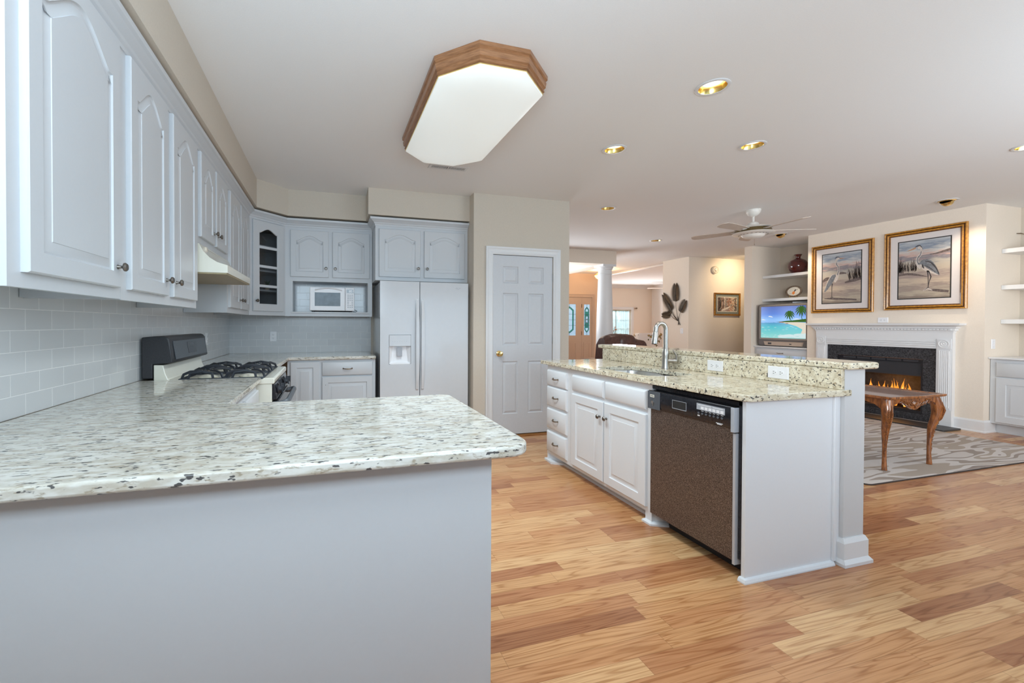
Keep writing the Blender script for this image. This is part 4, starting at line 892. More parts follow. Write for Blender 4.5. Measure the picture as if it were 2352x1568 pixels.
# ------------------------------------------------------------------ ceiling lights
t = thing('ceiling_light', 'long octagonal fluorescent ceiling light with oak frame', 'ceiling light', (.88, 2.73, CZ))
lx0, lx1, ly0, ly1 = .540, 1.216, 2.018, 3.425
octo = [(lx0, ly0+.19), (lx0, ly1-.19), (lx0+.19, ly1), (lx1-.205, ly1), (lx1, ly1-.19), (lx1, ly0+.19), (lx1-.205, ly0), (lx0+.19, ly0)]
octo = octo[::-1]
pf = [(0, -.0005), (.0, -.022), (-.010, -.030), (-.006, -.040), (-.010, -.066), (-.020, -.074), (-.016, -.090), (-.030, -.098), (-.046, -.094), (-.050, -.0005)]
b = MB(); b.sweep(octo, pf, closed=True, T=lambda x, y, z: (x, y, CZ+z)); b.build('oak_frame', 'light_oak', t)
oc = octo[::-1]
if sum(oc[i-1][0]*oc[i][1]-oc[i][0]*oc[i-1][1] for i in range(8)) < 0: oc = oc[::-1]
b = MB(); L = []
for d_, z in ((.026, -.100), (.028, -.110), (.050, -.122), (.085, -.134), (.14, -.142), (.22, -.146), (.29, -.147)): L.append([(x, y, CZ+z) for x, y in offset_poly(oc, d_)])
b.skin(L, caps=False); b.poly(L[-1]); b.build('diffuser', 'light_lens', t, smooth=True)
b = MB(); b.sweep(octo, [(-.022, -.099), (-.022, -.103), (-.028, -.103), (-.028, -.099)], closed=True, T=lambda x, y, z: (x, y, CZ+z)); b.build('brass_lip', 'brass', t)
def lamp(name, kind, loc, energy, col, parent=None, **k):
    l = bpy.data.lights.new(name, kind); l.energy = energy; l.color = col
    for a, v in k.items(): setattr(l, a, v)
    o = bpy.data.objects.new(name, l); COL.objects.link(o); o.location = loc
    return o
lamp('light_tube', 'AREA', (.88, 2.73, CZ-.155), 27, (.82, .95, 1.0), shape='RECTANGLE', size=.5, size_y=1.2, spread=math.radians(125)).visible_camera = False
def can(x, y, label):
    t = thing('recessed_light', label, 'recessed light', (x, y, CZ), 'recessed ceiling lights')
    b = MB(); b.lathe([(.094, -.0005), (.094, -.004), (.088, -.007), (.076, -.006), (.074, -.0005)], (x, y, CZ), seg=40, caps=False); b.build('trim_ring', 'trim_white', t, smooth=True)
    return t
def hole_can(x, y, label):
    t = can(x, y, label)
    b = MB(); b.skin([[(x+r*math.cos(a), y+r*math.sin(a), CZ+h) for a in [2*PI*k/32 for k in range(32)]] for r, h in ((.0755, -.0045), (.073, .0), (.066, .03), (.056, .06), (.050, .075))], caps=False); b.build('reflector', 'gold_reflector', t, smooth=True)
    b = MB(); b.lathe([(.062, .038), (.056, .030), (.030, .026), (0, .025)], (x, y, CZ), seg=24); b.build('bulb', 'bulb', t, smooth=True)
    return t
for i, lab in enumerate(('nearest recessed ceiling light, large with gold reflector, over the island', 'recessed gold ceiling light second from the oak ceiling fixture, over the island sink side', 'recessed gold ceiling light between the island and the ceiling fan', 'recessed gold ceiling light near the pantry corner, beyond the island', 'farthest small recessed ceiling light, left of the ceiling fan', 'recessed gold ceiling light cut by the right edge of the photo')):
    x, y = CANS[i]; hole_can(x, y, lab)
    o = lamp('can_spot', 'SPOT', (x, y, CZ-.012), 9, (1.0, .93, .82), spot_size=math.radians(105), spot_blend=.8, shadow_soft_size=.04)
for x, y, lab in ((6.80, 3.10, 'gold eyeball ceiling light over the right heron painting'), (6.84, 4.98, 'gold eyeball ceiling light behind the fan blades')):
    t = can(x, y, lab); t.name = 'eyeball_light'; t['group'] = 'eyeball ceiling lights'
    b = MB(); b.lathe([(.0735, -.001), (.074, -.006), (.066, -.012), (.058, -.013), (.058, -.001)], (x, y, CZ), seg=32); b.build('gold_ring', 'brass', t, smooth=True)
    d_ = Vector((.62, 0, -.78)); c_ = Vector((x, y, CZ-.006)); prof = [(.0565, .0), (.053, .022), (.042, .043), (.034, .050), (.030, .040), (0, .034)]
    q = Vector((0, 0, -1)).rotation_difference(Vector((.55, 0, -.83)).normalized())
    b = MB(); b.skin([[c_+q @ Vector((r*math.cos(a), r*math.sin(a), -h)) for a in [2*PI*k/28 for k in range(28)]] for r, h in [(.0575, .0)]+prof[1:]], caps=True); b.build('eyeball', 'brass', t, smooth=True)
    o = lamp('eyeball_spot', 'SPOT', (x+.04, y, CZ-.075), 32, (1.0, .84, .64), spot_size=math.radians(70), spot_blend=.9, shadow_soft_size=.03)
    o.rotation_euler = (Vector((FPX, y, 1.95))-o.location).to_track_quat('-Z', 'Y').to_euler()
t = thing('ceiling_vent', 'white rectangular ceiling vent beside the oak ceiling fixture', 'vent', (1.045, 3.735, CZ))
vx0, vx1, vy0, vy1 = .868, 1.232, 3.68, 3.79
b = MB(); b.sweep([(vx0, vy0), (vx1, vy0), (vx1, vy1), (vx0, vy1)], [(0, -.0005), (0, -.002), (-.004, -.005), (-.026, -.005), (-.028, -.0005)], closed=True, T=lambda x, y, z: (x, y, CZ+z)); b.build('frame', 'trim_white', t)
bx('duct_shadow', 'charcoal_plastic', vx0+.026, vx1-.026, vy0+.026, vy1-.026, CZ-.0012, CZ-.0004, t)
b = MB()
for k in range(26):
    x = vx0+.034+k*(vx1-vx0-.068)/25
    if abs(x-(vx0+vx1)/2) > .008: b.box(x-.0035, x+.0025, vy0+.028, vy1-.028, CZ-.0045, CZ-.0012)
b.box((vx0+vx1)/2-.006, (vx0+vx1)/2+.006, vy0+.027, vy1-.027, CZ-.0048, CZ-.0012); b.build('louvre', 'trim_white', t)

# ------------------------------------------------------------------ fireplace
t = thing('fireplace_mantel', 'white carved mantel with dentil molding and fluted pilasters', 'mantel', (FPX, 4.03, 0))
M0, M1, P0, P1, FZ = 3.277, 4.785, 3.422, 4.640, .972
xf = FPX-.055
b = MB(); b.box(xf, FPX-.0005, M0, P0, 0, 1.170); b.box(xf, FPX-.0005, P1, M1, 0, 1.170); b.box(xf, FPX-.0005, P0, P1, FZ, 1.170); b.build('surround_board', 'trim_white', t)
b = MB()
for a, c in ((M0, P0), (P1, M1)):
    b.box(xf-.010, xf, a, c, .0, .215); b.box(xf-.006, xf, a+.015, c-.015, .225, .965)
b.build('pilaster', 'trim_white', t)
b = MB()
for a, c in ((M0+.022, P0-.022), (P1+.022, M1-.022)):
    for k in range(6):
        y = a+(c-a)*(k+.5)/6; b.tube([(xf-.006, y, .245), (xf-.006, y, .945)], .0065, 8)
for k in range(3): b.tube([(xf-.004, P0+.01, 1.005+k*.026), (xf-.004, P1-.01, 1.005+k*.026)], .008, 8)
b.build('fluting', 'trim_white', t, smooth=True)
for y in ((M0+P0)/2, (P1+M1)/2):
    b = MB(); b.box(xf-.012, xf, y-.062, y+.062, .972, 1.096); b.lathe([(.050, 0), (.050, .010), (.042, .010), (.038, .004), (.030, .004), (.026, .011), (.018, .011), (.014, .005), (.008, .010), (0, .012)], axis='X', T=lambda x, yy, z: (xf-.012-x, y+yy, 1.034+z), seg=24); b.build('rosette', 'trim_white', t, smooth=True)
b = MB(); sh = [(0, 1.170), (.060, 1.170), (.064, 1.196), (.080, 1.200), (.080, 1.222), (.092, 1.226), (.100, 1.246), (.130, 1.262), (.145, 1.266), (.148, 1.290), (0, 1.290)]
b.sweep([(FPX-.0005, 4.785), (FPX-.0005, 3.277)][::1], [(o_, h) for o_, h in sh], T=lambda x, y, z: (x, y, z))
b = MB(); b.sweep([(FPX-.0005, 4.79), (FPX-.055, 4.79), (FPX-.055, 3.275), (FPX-.0005, 3.275)], [(max(-.05, o_-.058), h) for o_, h in sh]); b.build('crown_shelf', 'trim_white', t)
b = MB()
for k in range(44): y = 3.290+k*(4.775-3.290)/43; b.box(FPX-.094, FPX-.070, y-.010, y+.010, 1.203, 1.222)
b.build('dentil', 'trim_white', t)
t = thing('hearth_surround', 'black speckled granite surround and hearth slab of the fireplace', 'fireplace surround', (FPX, 4.03, 0))
b = MB(); xs = FPX-.030; b.box(xs, FPX-.0005, P0+.002, 3.556, .022, FZ-.002); b.box(xs, FPX-.0005, 4.506, P1-.002, .022, FZ-.002); b.box(xs, FPX-.0005, 3.556, 4.506, .822, FZ-.002); b.box(xs, FPX-.0005, 3.556, 4.506, .022, .115); b.build('granite_frame', 'granite_black', t)
bx('hearth_slab', 'hearth_stone', 6.985, xf-.013, 3.19, 4.87, .0, .021, t, bevel=.003)
t = thing('firebox', 'black metal firebox with burning fire inside the mantel', 'fireplace', (FPX-.02, 4.03, .12))
b = MB(); b.box(FPX-.028, FPX+.0, 3.558, 3.575, .117, .820); b.box(FPX-.028, FPX, 4.487, 4.504, .117, .820); b.box(FPX-.028, FPX, 3.575, 4.487, .775, .820); b.box(FPX-.028, FPX, 3.575, 4.487, .117, .150); b.build('metal_face', 'black_gloss', t)
b = MB()
for k in range(5): b.box(FPX-.033, FPX-.0285, 3.60+k*.17, 3.60+k*.17+.15, .785, .810)
b.build('louvre', 'black_satin', t)
b = MB(); b.box(FPX+.36, FPX+.38, 3.60, 4.46, .14, .80); b.skin([[(FPX+.001, 3.575, z), (FPX+.36, 3.68, z), (FPX+.36, 3.66, z), (FPX+.001, 3.56, z)] for z in (.14, .80)]); b.skin([[(FPX+.001, 4.487, z), (FPX+.36, 4.38, z), (FPX+.36, 4.40, z), (FPX+.001, 4.50, z)] for z in (.14, .80)]); b.box(FPX+.001, FPX+.36, 3.575, 4.487, .13, .15); b.build('brick_liner', 'firebrick', t)
b = MB(); b.box(FPX-.010, FPX-.008, 3.575, 4.487, .60, .775); b.build('smoke_hood', 'black_satin', t)
b = MB()
for y in (3.72, 3.87, 4.02, 4.17, 4.32): b.tube([(FPX+.06, y, .21), (FPX+.07, y, .185), (FPX+.27, y, .185)], .008, 6)
for y in (3.72, 4.32): b.tube([(FPX+.10, y, .185), (FPX+.10, y, .151)], .008, 6)
b.build('grate', 'cast_iron', t)
logs = [((.10, 3.68, .235), (.12, 4.36, .24), .048), ((.23, 3.70, .235), (.22, 4.38, .24), .045), ((.16, 3.74, .315), (.19, 4.30, .32), .040)]
for i, (p, q, r) in enumerate(logs):
    P_ = [Vector((FPX+p[0]+(q[0]-p[0])*k/6+.008*math.sin(k*2+i), p[1]+(q[1]-p[1])*k/6, p[2]+(q[2]-p[2])*k/6+.006*math.sin(k*3+i))) for k in range(7)]
    b = MB(); b.tube(P_, [r*(.9+.15*math.sin(k*1.7+i)) for k in range(7)], 10)
    tag(b.build('log', 'log_bark', smooth=True), ('front burning log on the firebox grate', 'rear burning log on the firebox grate', 'top burning log laid across the other two')[i], 'log', 'fireplace logs')
fl = thing('fire_flames', 'orange flames rising from the logs in the firebox', 'fire', (FPX+.12, 3.95, .30), kind='stuff')
rr = random.Random(3); bo, bc = MB(), MB()
for k in range(26):
    y = 3.72+.62*rr.random(); x = FPX+.05+.20*rr.random(); cen = math.exp(-((y-3.92)/.12)**2); hgt = .10+.10*rr.random()+.16*cen; base = .19+.12*rr.random()
    if k < 6: base = .17; x = FPX+.03; hgt = .12+.08*rr.random()
    L = []; L2 = []
    for i in range(8):
        s_ = i/7; wv = (.020+.012*rr.random())*math.sin(PI*min(1, s_*1.0+.12))**.8*(1-s_)**.5+.0008; dx = .020*math.sin(3*s_+k)*s_
        L.append([(x+wv*.6*math.cos(a), y+dx+wv*math.sin(a), base+hgt*s_) for a in [2*PI*j/8 for j in range(8)]])
        L2.append([(x-.013+wv*.3*math.cos(a), y+dx+wv*.55*math.sin(a), base+.01+hgt*.62*s_) for a in [2*PI*j/8 for j in range(8)]])
    bo.skin(L); bc.skin(L2)
bo.build('flame_tongues', 'flame_outer', fl, smooth=True); bc.build('flame_cores', 'flame_core', fl, smooth=True)
lamp('fire_glow', 'POINT', (FPX+.10, 3.95, .45), 5, (1.0, .42, .10), shadow_soft_size=.12)

# ------------------------------------------------------------------ framed pictures
def ribbon(b, T, pts, wd, mi, w0):
    n = len(pts); V = [Vector(p) for p in pts]; Lf, Rt = [], []
    for i in range(n):
        d = (V[min(i+1, n-1)]-V[max(i-1, 0)]).normalized(); q = Vector((-d.y, d.x))*wd[i]
        Lf.append(V[i]+q); Rt.append(V[i]-q)
    for i in range(n-1): b.poly([T(*Lf[i], w0), T(*Lf[i+1], w0), T(*Rt[i+1], w0), T(*Rt[i], w0)], mi)
def smoothp(pts, n=5):
    out = []
    for i in range(len(pts)-1):
        p0, p1, p2, p3 = (pts[max(i-1, 0)], pts[i], pts[i+1], pts[min(i+2, len(pts)-1)])
        for k in range(n):
            s_ = k/n; out.append(tuple(.5*((2*p1[j])+(-p0[j]+p2[j])*s_+(2*p0[j]-5*p1[j]+4*p2[j]-p3[j])*s_*s_+(-p0[j]+3*p1[j]-3*p2[j]+p3[j])*s_**3) for j in range(len(p1))))
    out.append(tuple(pts[-1])); return out
def ribs(b, T, pts3, mi, w0):
    q = smoothp(pts3); ribbon(b, T, [(a, c) for a, c, _ in q], [max(.0008, r) for _, _, r in q], mi, w0)
def framed(name, label, O, U, W, wd, ht, fw, mat_in, frame_mats, paint, art, glassy=True):
    t = thing(name, label, 'picture', O); T = frame(O, U, W)
    b = MB(); f = fw
    pr = [(0, 0), (0, .022), (-f*.12, .030), (-f*.30, .024), (-f*.38, .016), (-f*.50, .026), (-f*.66, .028), (-f*.80, .020), (-f, .016), (-f, 0)]
    path = [(-wd/2, -ht/2), (wd/2, -ht/2), (wd/2, ht/2), (-wd/2, ht/2)]
    b.sweep(path, pr, closed=True, T=T)
    nseg = 4; ncol = len(pr)
    b.m = [(1 if (i % ncol) in (3, 4, 7) else 0) for i in range(len(b.m))]
    b.build('frame', frame_mats, t, smooth=False)
    iw, ih = wd/2-fw, ht/2-fw
    MB().box(-iw-.004, iw+.004, -ih-.004, ih+.004, .001, .008, T=T).build('mat_board', mat_in[0], t)
    m = mat_in[1]; pw, ph = iw-m, ih-m
    if len(mat_in) > 2:
        MB().box(-pw-.012, pw+.012, -ph-.012, ph+.012, .008, .0088, T=T).build('inner_mat', mat_in[2], t)
    b = MB(); b.poly([T(x, y, .0092) for x, y in ((-pw, -ph), (pw, -ph), (pw, ph), (-pw, ph))], 0)
    Tp = lambda u, v, w_: T(-pw+2*pw*u, -ph+2*ph*v, .0092+w_)
    art(b, Tp); b.build('picture', paint, t)
    if glassy: MB().poly([T(x, y, .0135) for x, y in ((-iw, -ih), (iw, -ih), (iw, ih), (-iw, ih))]).build('glass', 'picture_glass', t)
    return t
def grass(b, T, u0, u1, v0, hgt, n, seed, mi, lean=0):
    r = random.Random(seed)
    for k in range(n):
        u = u0+(u1-u0)*r.random(); v = v0+.05*r.random(); h = hgt*(.4+.6*r.random()); l = (r.random()-.5)*.10+lean
        ribs(b, T, [(u, v, .0035), (u+l*.4, v+h*.6, .0028), (u+l, v+h, .0008)], mi, .0004)
def heron_right(b, T):
    grass(b, T, .0, .37, .46, .20, 110, 1, 4); grass(b, T, .0, .10, .42, .36, 16, 8, 4)
    ribs(b, T, [(.62, .735, .004), (.75, .745, .012), (.88, .765, .018), (1.0, .785, .022)], 4, .0003)
    ribs(b, T, [(.0, .42, .014), (.2, .43, .02), (.4, .40, .016), (.58, .36, .004)], 4, .0003)
    ribs(b, T, [(.60, .13, .006), (.75, .12, .022), (.98, .09, .02)], 4, .0003)
    ribs(b, T, [(.50, .12, .006), (.58, .155, .018), (.68, .12, .004)], 2, .0004)
    P_ = [(.385, .865, .018), (.43, .875, .026), (.462, .825, .022), (.445, .755, .024), (.39, .705, .026), (.372, .64, .026), (.40, .585, .040), (.46, .545, .055)]
    ribs(b, T, P_, 2, .0006)
    ribs(b, T, [(.455, .81, .006), (.438, .75, .010), (.392, .70, .011), (.38, .64, .010), (.42, .58, .010)], 1, .0008)
    ribs(b, T, [(.42, .595, .01), (.50, .610, .050), (.60, .575, .072), (.69, .50, .060), (.76, .43, .032), (.81, .375, .006)], 1, .0010)
    ribs(b, T, [(.47, .52, .012), (.55, .49, .030), (.66, .435, .022), (.78, .375, .006)], 2, .0008)
    ribs(b, T, [(.475, .585, .004), (.49, .545, .016), (.515, .505, .004)], 3, .0013)
    ribs(b, T, [(.53, .63, .004), (.64, .60, .010), (.74, .50, .012), (.80, .39, .006)], 3, .0013)
    ribs(b, T, [(.52, .56, .003), (.62, .51, .007), (.73, .43, .004)], 3, .0013)
    ribs(b, T, [(.33, .888, .004), (.38, .908, .010), (.43, .908, .009), (.475, .86, .003), (.485, .82, .001)], 3, .0012)
    ribs(b, T, [(.155, .833, .001), (.25, .852, .009), (.345, .875, .013)], 5, .0010)
    ribs(b, T, [(.578, .465, .014), (.590, .40, .010), (.598, .30, .007), (.600, .17, .007)], 3, .0008)
    ribs(b, T, [(.60, .46, .010), (.648, .36, .010), (.645, .345, .010), (.615, .26, .006), (.604, .20, .004)], 3, .0008)
    ribs(b, T, [(.600, .175, .006), (.55, .15, .004), (.51, .125, .002)], 3, .0009); ribs(b, T, [(.600, .175, .006), (.63, .155, .002)], 3, .0009)
def heron_left(b, T):
    grass(b, T, .70, 1.0, .44, .24, 90, 2, 4, -.03); grass(b, T, .86, 1.0, .50, .32, 22, 5, 4, -.04)
    ribs(b, T, [(.40, .58, .012), (.52, .595, .022), (.64, .58, .008)], 4, .0003); ribs(b, T, [(.0, .45, .02), (.12, .50, .035), (.28, .50, .012)], 4, .0003)
    ribs(b, T, [(.05, .10, .006), (.3, .09, .02), (.9, .05, .014)], 4, .0003); ribs(b, T, [(.60, .40, .014), (.8, .43, .03), (1.0, .46, .03)], 4, .0003)
    P_ = [(.45, .895, .014), (.40, .89, .022), (.36, .845, .020), (.362, .79, .022), (.42, .73, .024), (.435, .66, .026), (.42, .58, .034), (.37, .50, .052), (.31, .45, .05)]
    ribs(b, T, P_, 2, .0006)
    ribs(b, T, [(.375, .82, .006), (.378, .78, .010), (.428, .72, .010), (.435, .64, .010), (.40, .56, .010)], 1, .0008)
    ribs(b, T, [(.36, .56, .016), (.28, .52, .062), (.19, .41, .058), (.11, .30, .036), (.06, .235, .008)], 1, .0010)
    ribs(b, T, [(.34, .585, .003), (.24, .56, .008), (.13, .42, .008), (.065, .28, .006)], 2, .0013)
    ribs(b, T, [(.335, .90, .003), (.37, .925, .009), (.43, .925, .007), (.46, .91, .003)], 3, .0012)
    ribs(b, T, [(.46, .893, .012), (.53, .890, .007), (.61, .893, .001)], 5, .0010)
    ribs(b, T, [(.27, .40, .016), (.262, .33, .009), (.262, .22, .007), (.262, .12, .007)], 3, .0008)
    ribs(b, T, [(.262, .125, .006), (.22, .10, .002)], 3, .0009); ribs(b, T, [(.262, .125, .006), (.30, .11, .002)], 3, .0009)
HP = ['painted_shore', 'heron_grey', 'heron_pale', 'heron_dark', 'dune_grass', 'heron_beak']
Uy = (0, -1, 0); Wm = (-1, 0, 0)
framed('heron_painting', 'gold-framed painting of a heron facing right, left of the pair over the mantel', (FPX-.004, 4.484, 1.972), Uy, Wm, .792, 1.045, .062, ('mat_board', .088, 'dark_slot'), ['frame_gold', 'frame_brown'], HP, heron_left)
framed('heron_painting', 'gold-framed painting of a heron facing left, right of the pair over the mantel', (FPX-.004, 3.573, 1.993), Uy, Wm, .790, 1.048, .062, ('mat_board', .088, 'dark_slot'), ['frame_gold', 'frame_brown'], HP, heron_right)
def woods(b, T):
    r = random.Random(4)
    for k in range(9): u = .05+.40*r.random(); ribs(b, T, [(u, .15+.1*r.random(), .012), (u+.01, .5, .014), (u+.02*(r.random()-.5), .98, .010)], 1+(k % 2), .0004)
    for k in range(60): u = .45+.53*r.random(); v = .2+.7*r.random(); ribs(b, T, [(u, v, .004), (u+.02, v+.03, .02), (u+.05, v+.02, .004)], 3 if r.random() < .5 else 2, .0005)
    ribs(b, T, [(.2, .05, .05), (.45, .2, .06), (.62, .32, .03), (.66, .45, .01)], 1, .0006)
framed('framed_picture', 'small framed autumn woodland print on the hall wall', (8.305, 7.166, 1.708), (1, 0, 0), (0, -1, 0), .712, .490, .036, ('matte_sage', .058, 'paper_print'), ['frame_gold', 'frame_brown'], ['painted_woods', 'heron_pale', 'heron_dark', 'heron_beak'], woods, False)
outlet('wall_outlet', 'white outlet on the chimney breast just above the mantel shelf', (FPX-.001, 3.985, 1.335), Uy, Wm, horiz=True)
outlet('light_switch', 'white light switch low on the hall wall below the palm sculpture', (7.279, 7.345, 1.13), Uy, Wm, kind='switch')
outlet('light_switch', 'white light switch inside the right alcove above the cabinet', (7.555, 3.039, 1.045), (1, 0, 0), (0, -1, 0), kind='switch')
# ------------------------------------------------------------------ television alcove
for z, lab in ((2.155, 'upper white shelf in the television alcove, under the maroon vase'), (1.735, 'lower white shelf in the television alcove, above the television')):
    tag(bx('wall_shelf', 'trim_white', 7.645, 8.079, 4.951, 5.879, z-.048, z, bevel=.003), lab, 'shelf')
t = thing('alcove_cabinet', 'white low built-in cabinet carrying the television', 'cabinet', (7.5, 5.42, 0))
bx('top', 'trim_white', 7.435, 8.079, 4.951, 5.879, .866, .889, t, bevel=.004)
bx('body', CW, 7.475, 8.079, 4.955, 5.875, .10, .8655, t); bx('toe_kick', CW, 7.54, 8.079, 4.955, 5.875, 0, .0995, t)
T = frame((7.475, 5.835, .715), (0, -1, 0), (-1, 0, 0)); dr = drawer_front(T, .845, .125).build('drawer', CW, t, smooth=True); pull(T, .42, .063, .02, dr, .10)
for y in (5.835, 5.405):
    T = frame((7.475, y, .125), (0, -1, 0), (-1, 0, 0)); db, op = panel_door(T, .412, .57); dr = db.build('door', CW, t, smooth=9); knob(T, .38 if y > 5.5 else .03, .5, .02, dr, 'bronze')
t = thing('television', 'boxy grey tube television showing a tropical beach', 'television', (7.7, 5.4, .89))
TX = 7.480; ty0, ty1, tz0, tz1 = 4.975, 5.842, .892, 1.632
def rrect(y0, y1, z0, z1, r, n=6): return [*arc(y0+r, z0+r, r, 180, 270, n), *arc(y1-r, z0+r, r, 270, 360, n), *arc(y1-r, z1-r, r, 0, 90, n), *arc(y0+r, z1-r, r, 90, 180, n)]
b = MB(); L = []
for x, d_, r in ((TX+.38, .16, .04), (TX+.22, .10, .05), (TX+.10, .012, .05), (TX+.04, .0, .05), (TX+.015, .004, .05), (TX+.004, .018, .05), (TX+.002, .028, .045)): L.append([(x, y, z) for y, z in rrect(ty0+d_, ty1-d_, tz0+d_*.6, tz1-d_*.8, r)])
b.skin(L); b.build('cabinet_shell', 'tv_frame_dark', t, smooth=True)
sy0, sy1, sz0, sz1 = 5.026, 5.770, 1.036, 1.586
b = MB(); b.skin([[(x, y, z) for y, z in rrect(sy0-d_, sy1+d_, sz0-d_, sz1+d_, r)] for x, d_, r in ((TX+.0015, .034, .03), (TX-.006, .030, .028), (TX-.008, .020, .02), (TX-.004, .002, .012), (TX+.0, -.002, .010))], caps=False); b.build('bezel', 'tv_frame', t, smooth=True)
b = MB(); T = frame((TX-.0015, sy1, sz0), (0, -1, 0), (-1, 0, 0)); SW, SH = sy1-sy0, sz1-sz0
Tt = lambda u, v, w_: T(SW*u, SH*v, w_)
b.poly([Tt(0, 0, 0), Tt(1, 0, 0), Tt(1, 1, 0), Tt(0, 1, 0)], 0)
b.poly([Tt(u, v, .0004) for u, v in ((.42, .505), (.62, .498), (.80, .50), (1, .48), (1, .10), (.90, .16), (.93, .28), (.80, .38), (.68, .43), (.55, .47))], 4)
b.poly([Tt(u, v, .0006) for u, v in ((.34, .505), (.46, .52), (.60, .545), (.72, .555), (.85, .575), (1, .60), (1, .50), (.8, .50), (.55, .50))], 2)
r = random.Random(5)
for k in range(34): u = .50+.5*r.random(); v = .02+.13*r.random()*(u); ribs(b, Tt, [(u-.10, v, .004), (u, v+.01, .018), (u+.09, v+.015, .004)], 5, .0007)
for k in range(24): u = r.random(); v = .02+.35*r.random()**1.5; ribs(b, Tt, [(u-.03, v, .002), (u, v+.004, .005), (u+.03, v, .002)], 5, .0005)
for u, v, w_ in ((.48, .495, .05), (.60, .455, .035)): b.poly([Tt(u+w_*math.cos(a), v+w_*.45*max(-.3, math.sin(a)), .0008) for a in [2*PI*k/12 for k in range(12)]], 3)
for u, v, s_ in ((.22, .675, .045), (.06, .575, .05), (.82, .585, .08), (.25, .665, .03)): ribs(b, Tt, [(u-s_, v, .004), (u-s_*.3, v+.012, .016), (u+s_*.4, v+.002, .012), (u+s_, v-.008, .003)], 1, .0005)
for u0, v0, u1, v1, R0, n in ((.70, .52, .655, .74, .115, 11), (.93, .53, .905, .86, .135, 12)):
    ribs(b, Tt, [(u0, v0, .007), ((u0+u1)/2-.01, (v0+v1)/2, .006), (u1, v1, .005)], 2, .0009)
    for k in range(n):
        a = 2*PI*k/n+.2; q = (u1+R0*.55*math.cos(a), v1+R0*(.7*math.sin(a)+.18)); e = (min(.995, u1+R0*math.cos(a)), v1+R0*1.15*math.sin(a)-.05)
        ribs(b, Tt, [(u1, v1, .005), (*q, .017), (*e, .001)], 2, .001)
b.build('screen', ['tv_beach', 'tv_cloud', 'tv_palm', 'tv_rock', 'tv_sand', 'tv_foam'], t)
b = MB(); b.skin([[(x, y, z) for y, z in q] for x, q in ((TX+.002, [(5.08, .905), (5.70, .905), (5.72, .975), (5.06, .975)]), (TX-.012, [(5.09, .908), (5.69, .908), (5.71, .970), (5.07, .970)]))]); s_ = b.build('front_strip', 'tv_strip', t)
b = MB(); b.box(TX-.0135, TX-.012, 5.575, 5.635, .925, .955); b.box(TX-.0135, TX-.012, 5.24, 5.275, .930, .945); b.build('socket_cover', 'black_satin', s_)
b = MB(); b.box(TX-.0068, TX-.006, 5.38, 5.44, 1.0135, 1.019); b.build('badge', 'grey_plastic', t)
t = thing('cable_box', 'small black receiver box lying on top of the television', 'receiver', (7.62, 5.15, 1.63))
bx('case', 'black_satin', 7.53, 7.70, 5.02, 5.28, 1.6315, 1.658, t, bevel=.003); bx('front_panel', 'black_gloss', 7.527, 7.5295, 5.03, 5.27, 1.635, 1.655, t)
t = thing('vase', 'round maroon glazed vase with flared neck on the upper alcove shelf', 'vase', (7.83, 5.40, 2.156))
b = MB(); b.lathe([(.055, .0005), (.080, .006), (.122, .055), (.144, .120), (.140, .175), (.112, .222), (.072, .248), (.046, .258), (.035, .270), (.035, .292), (.052, .322), (.060, .330), (.056, .332), (.044, .320), (.030, .292), (.030, .255), (0, .25)], (7.83, 5.40, 2.155), seg=40); b.build('body', 'maroon_glaze', t, smooth=True)
def plate(x, y, label, art):
    t = thing('display_plate', label, 'plate', (x, y, 1.736), 'oval plates on the lower alcove shelf')
    T = frame((x, y, 1.736+.014), (.05, -1, 0), (-1, -.05, .12)); Tq = lambda a, c, w_: T(a, c, w_+c*-.16)
    L = []
    for s_, w_ in ((1.0, .0), (1.0, .006), (.93, .010), (.76, .004), (.72, .002)): L.append([Tq(.135*s_*math.cos(a), .102+.102*s_*math.sin(a), w_) for a in [2*PI*k/40 for k in range(40)]])
    b = MB(); b.skin(L); b.build('rim', 'plate_rim', t, smooth=True)
    b = MB(); b.poly([Tq(.104*math.cos(a), .102+.078*math.sin(a), .0035) for a in [2*PI*k/32 for k in range(32)]], 0)
    Tp = lambda u, v, w_: Tq(-.104+.208*u, .024+.156*v, .0035+w_)
    if art:
        ribs(b, Tp, [(.52, .14, .03), (.50, .26, .10), (.51, .40, .10), (.52, .50, .04)], 1, .0006); ribs(b, Tp, [(.55, .50, .05), (.62, .62, .05), (.60, .74, .02)], 2, .0007); ribs(b, Tp, [(.60, .60, .015), (.75, .70, .02), (.90, .82, .005)], 2, .0007); ribs(b, Tp, [(.1, .22, .004), (.4, .25, .01), (.9, .22, .004)], 2, .0005)
    b.build('picture_well', ['paper_print', 'orange_petal', 'heron_dark'], t)
    b = MB(); 
    for s_ in (-.05, .05): b.tube([Tq(s_, .03, .014), Tq(s_, -.010, .018), Tq(s_, -.011, -.05), Tq(s_*.6, .08, -.030)], .0035, 6)
    b.build('stand', 'brass', t, smooth=True)
plate(7.78, 5.44, 'oval display plate with an orange bird on the lower alcove shelf', True)
plate(7.78, 5.03, 'oval display plate mostly hidden by the chimney breast', False)

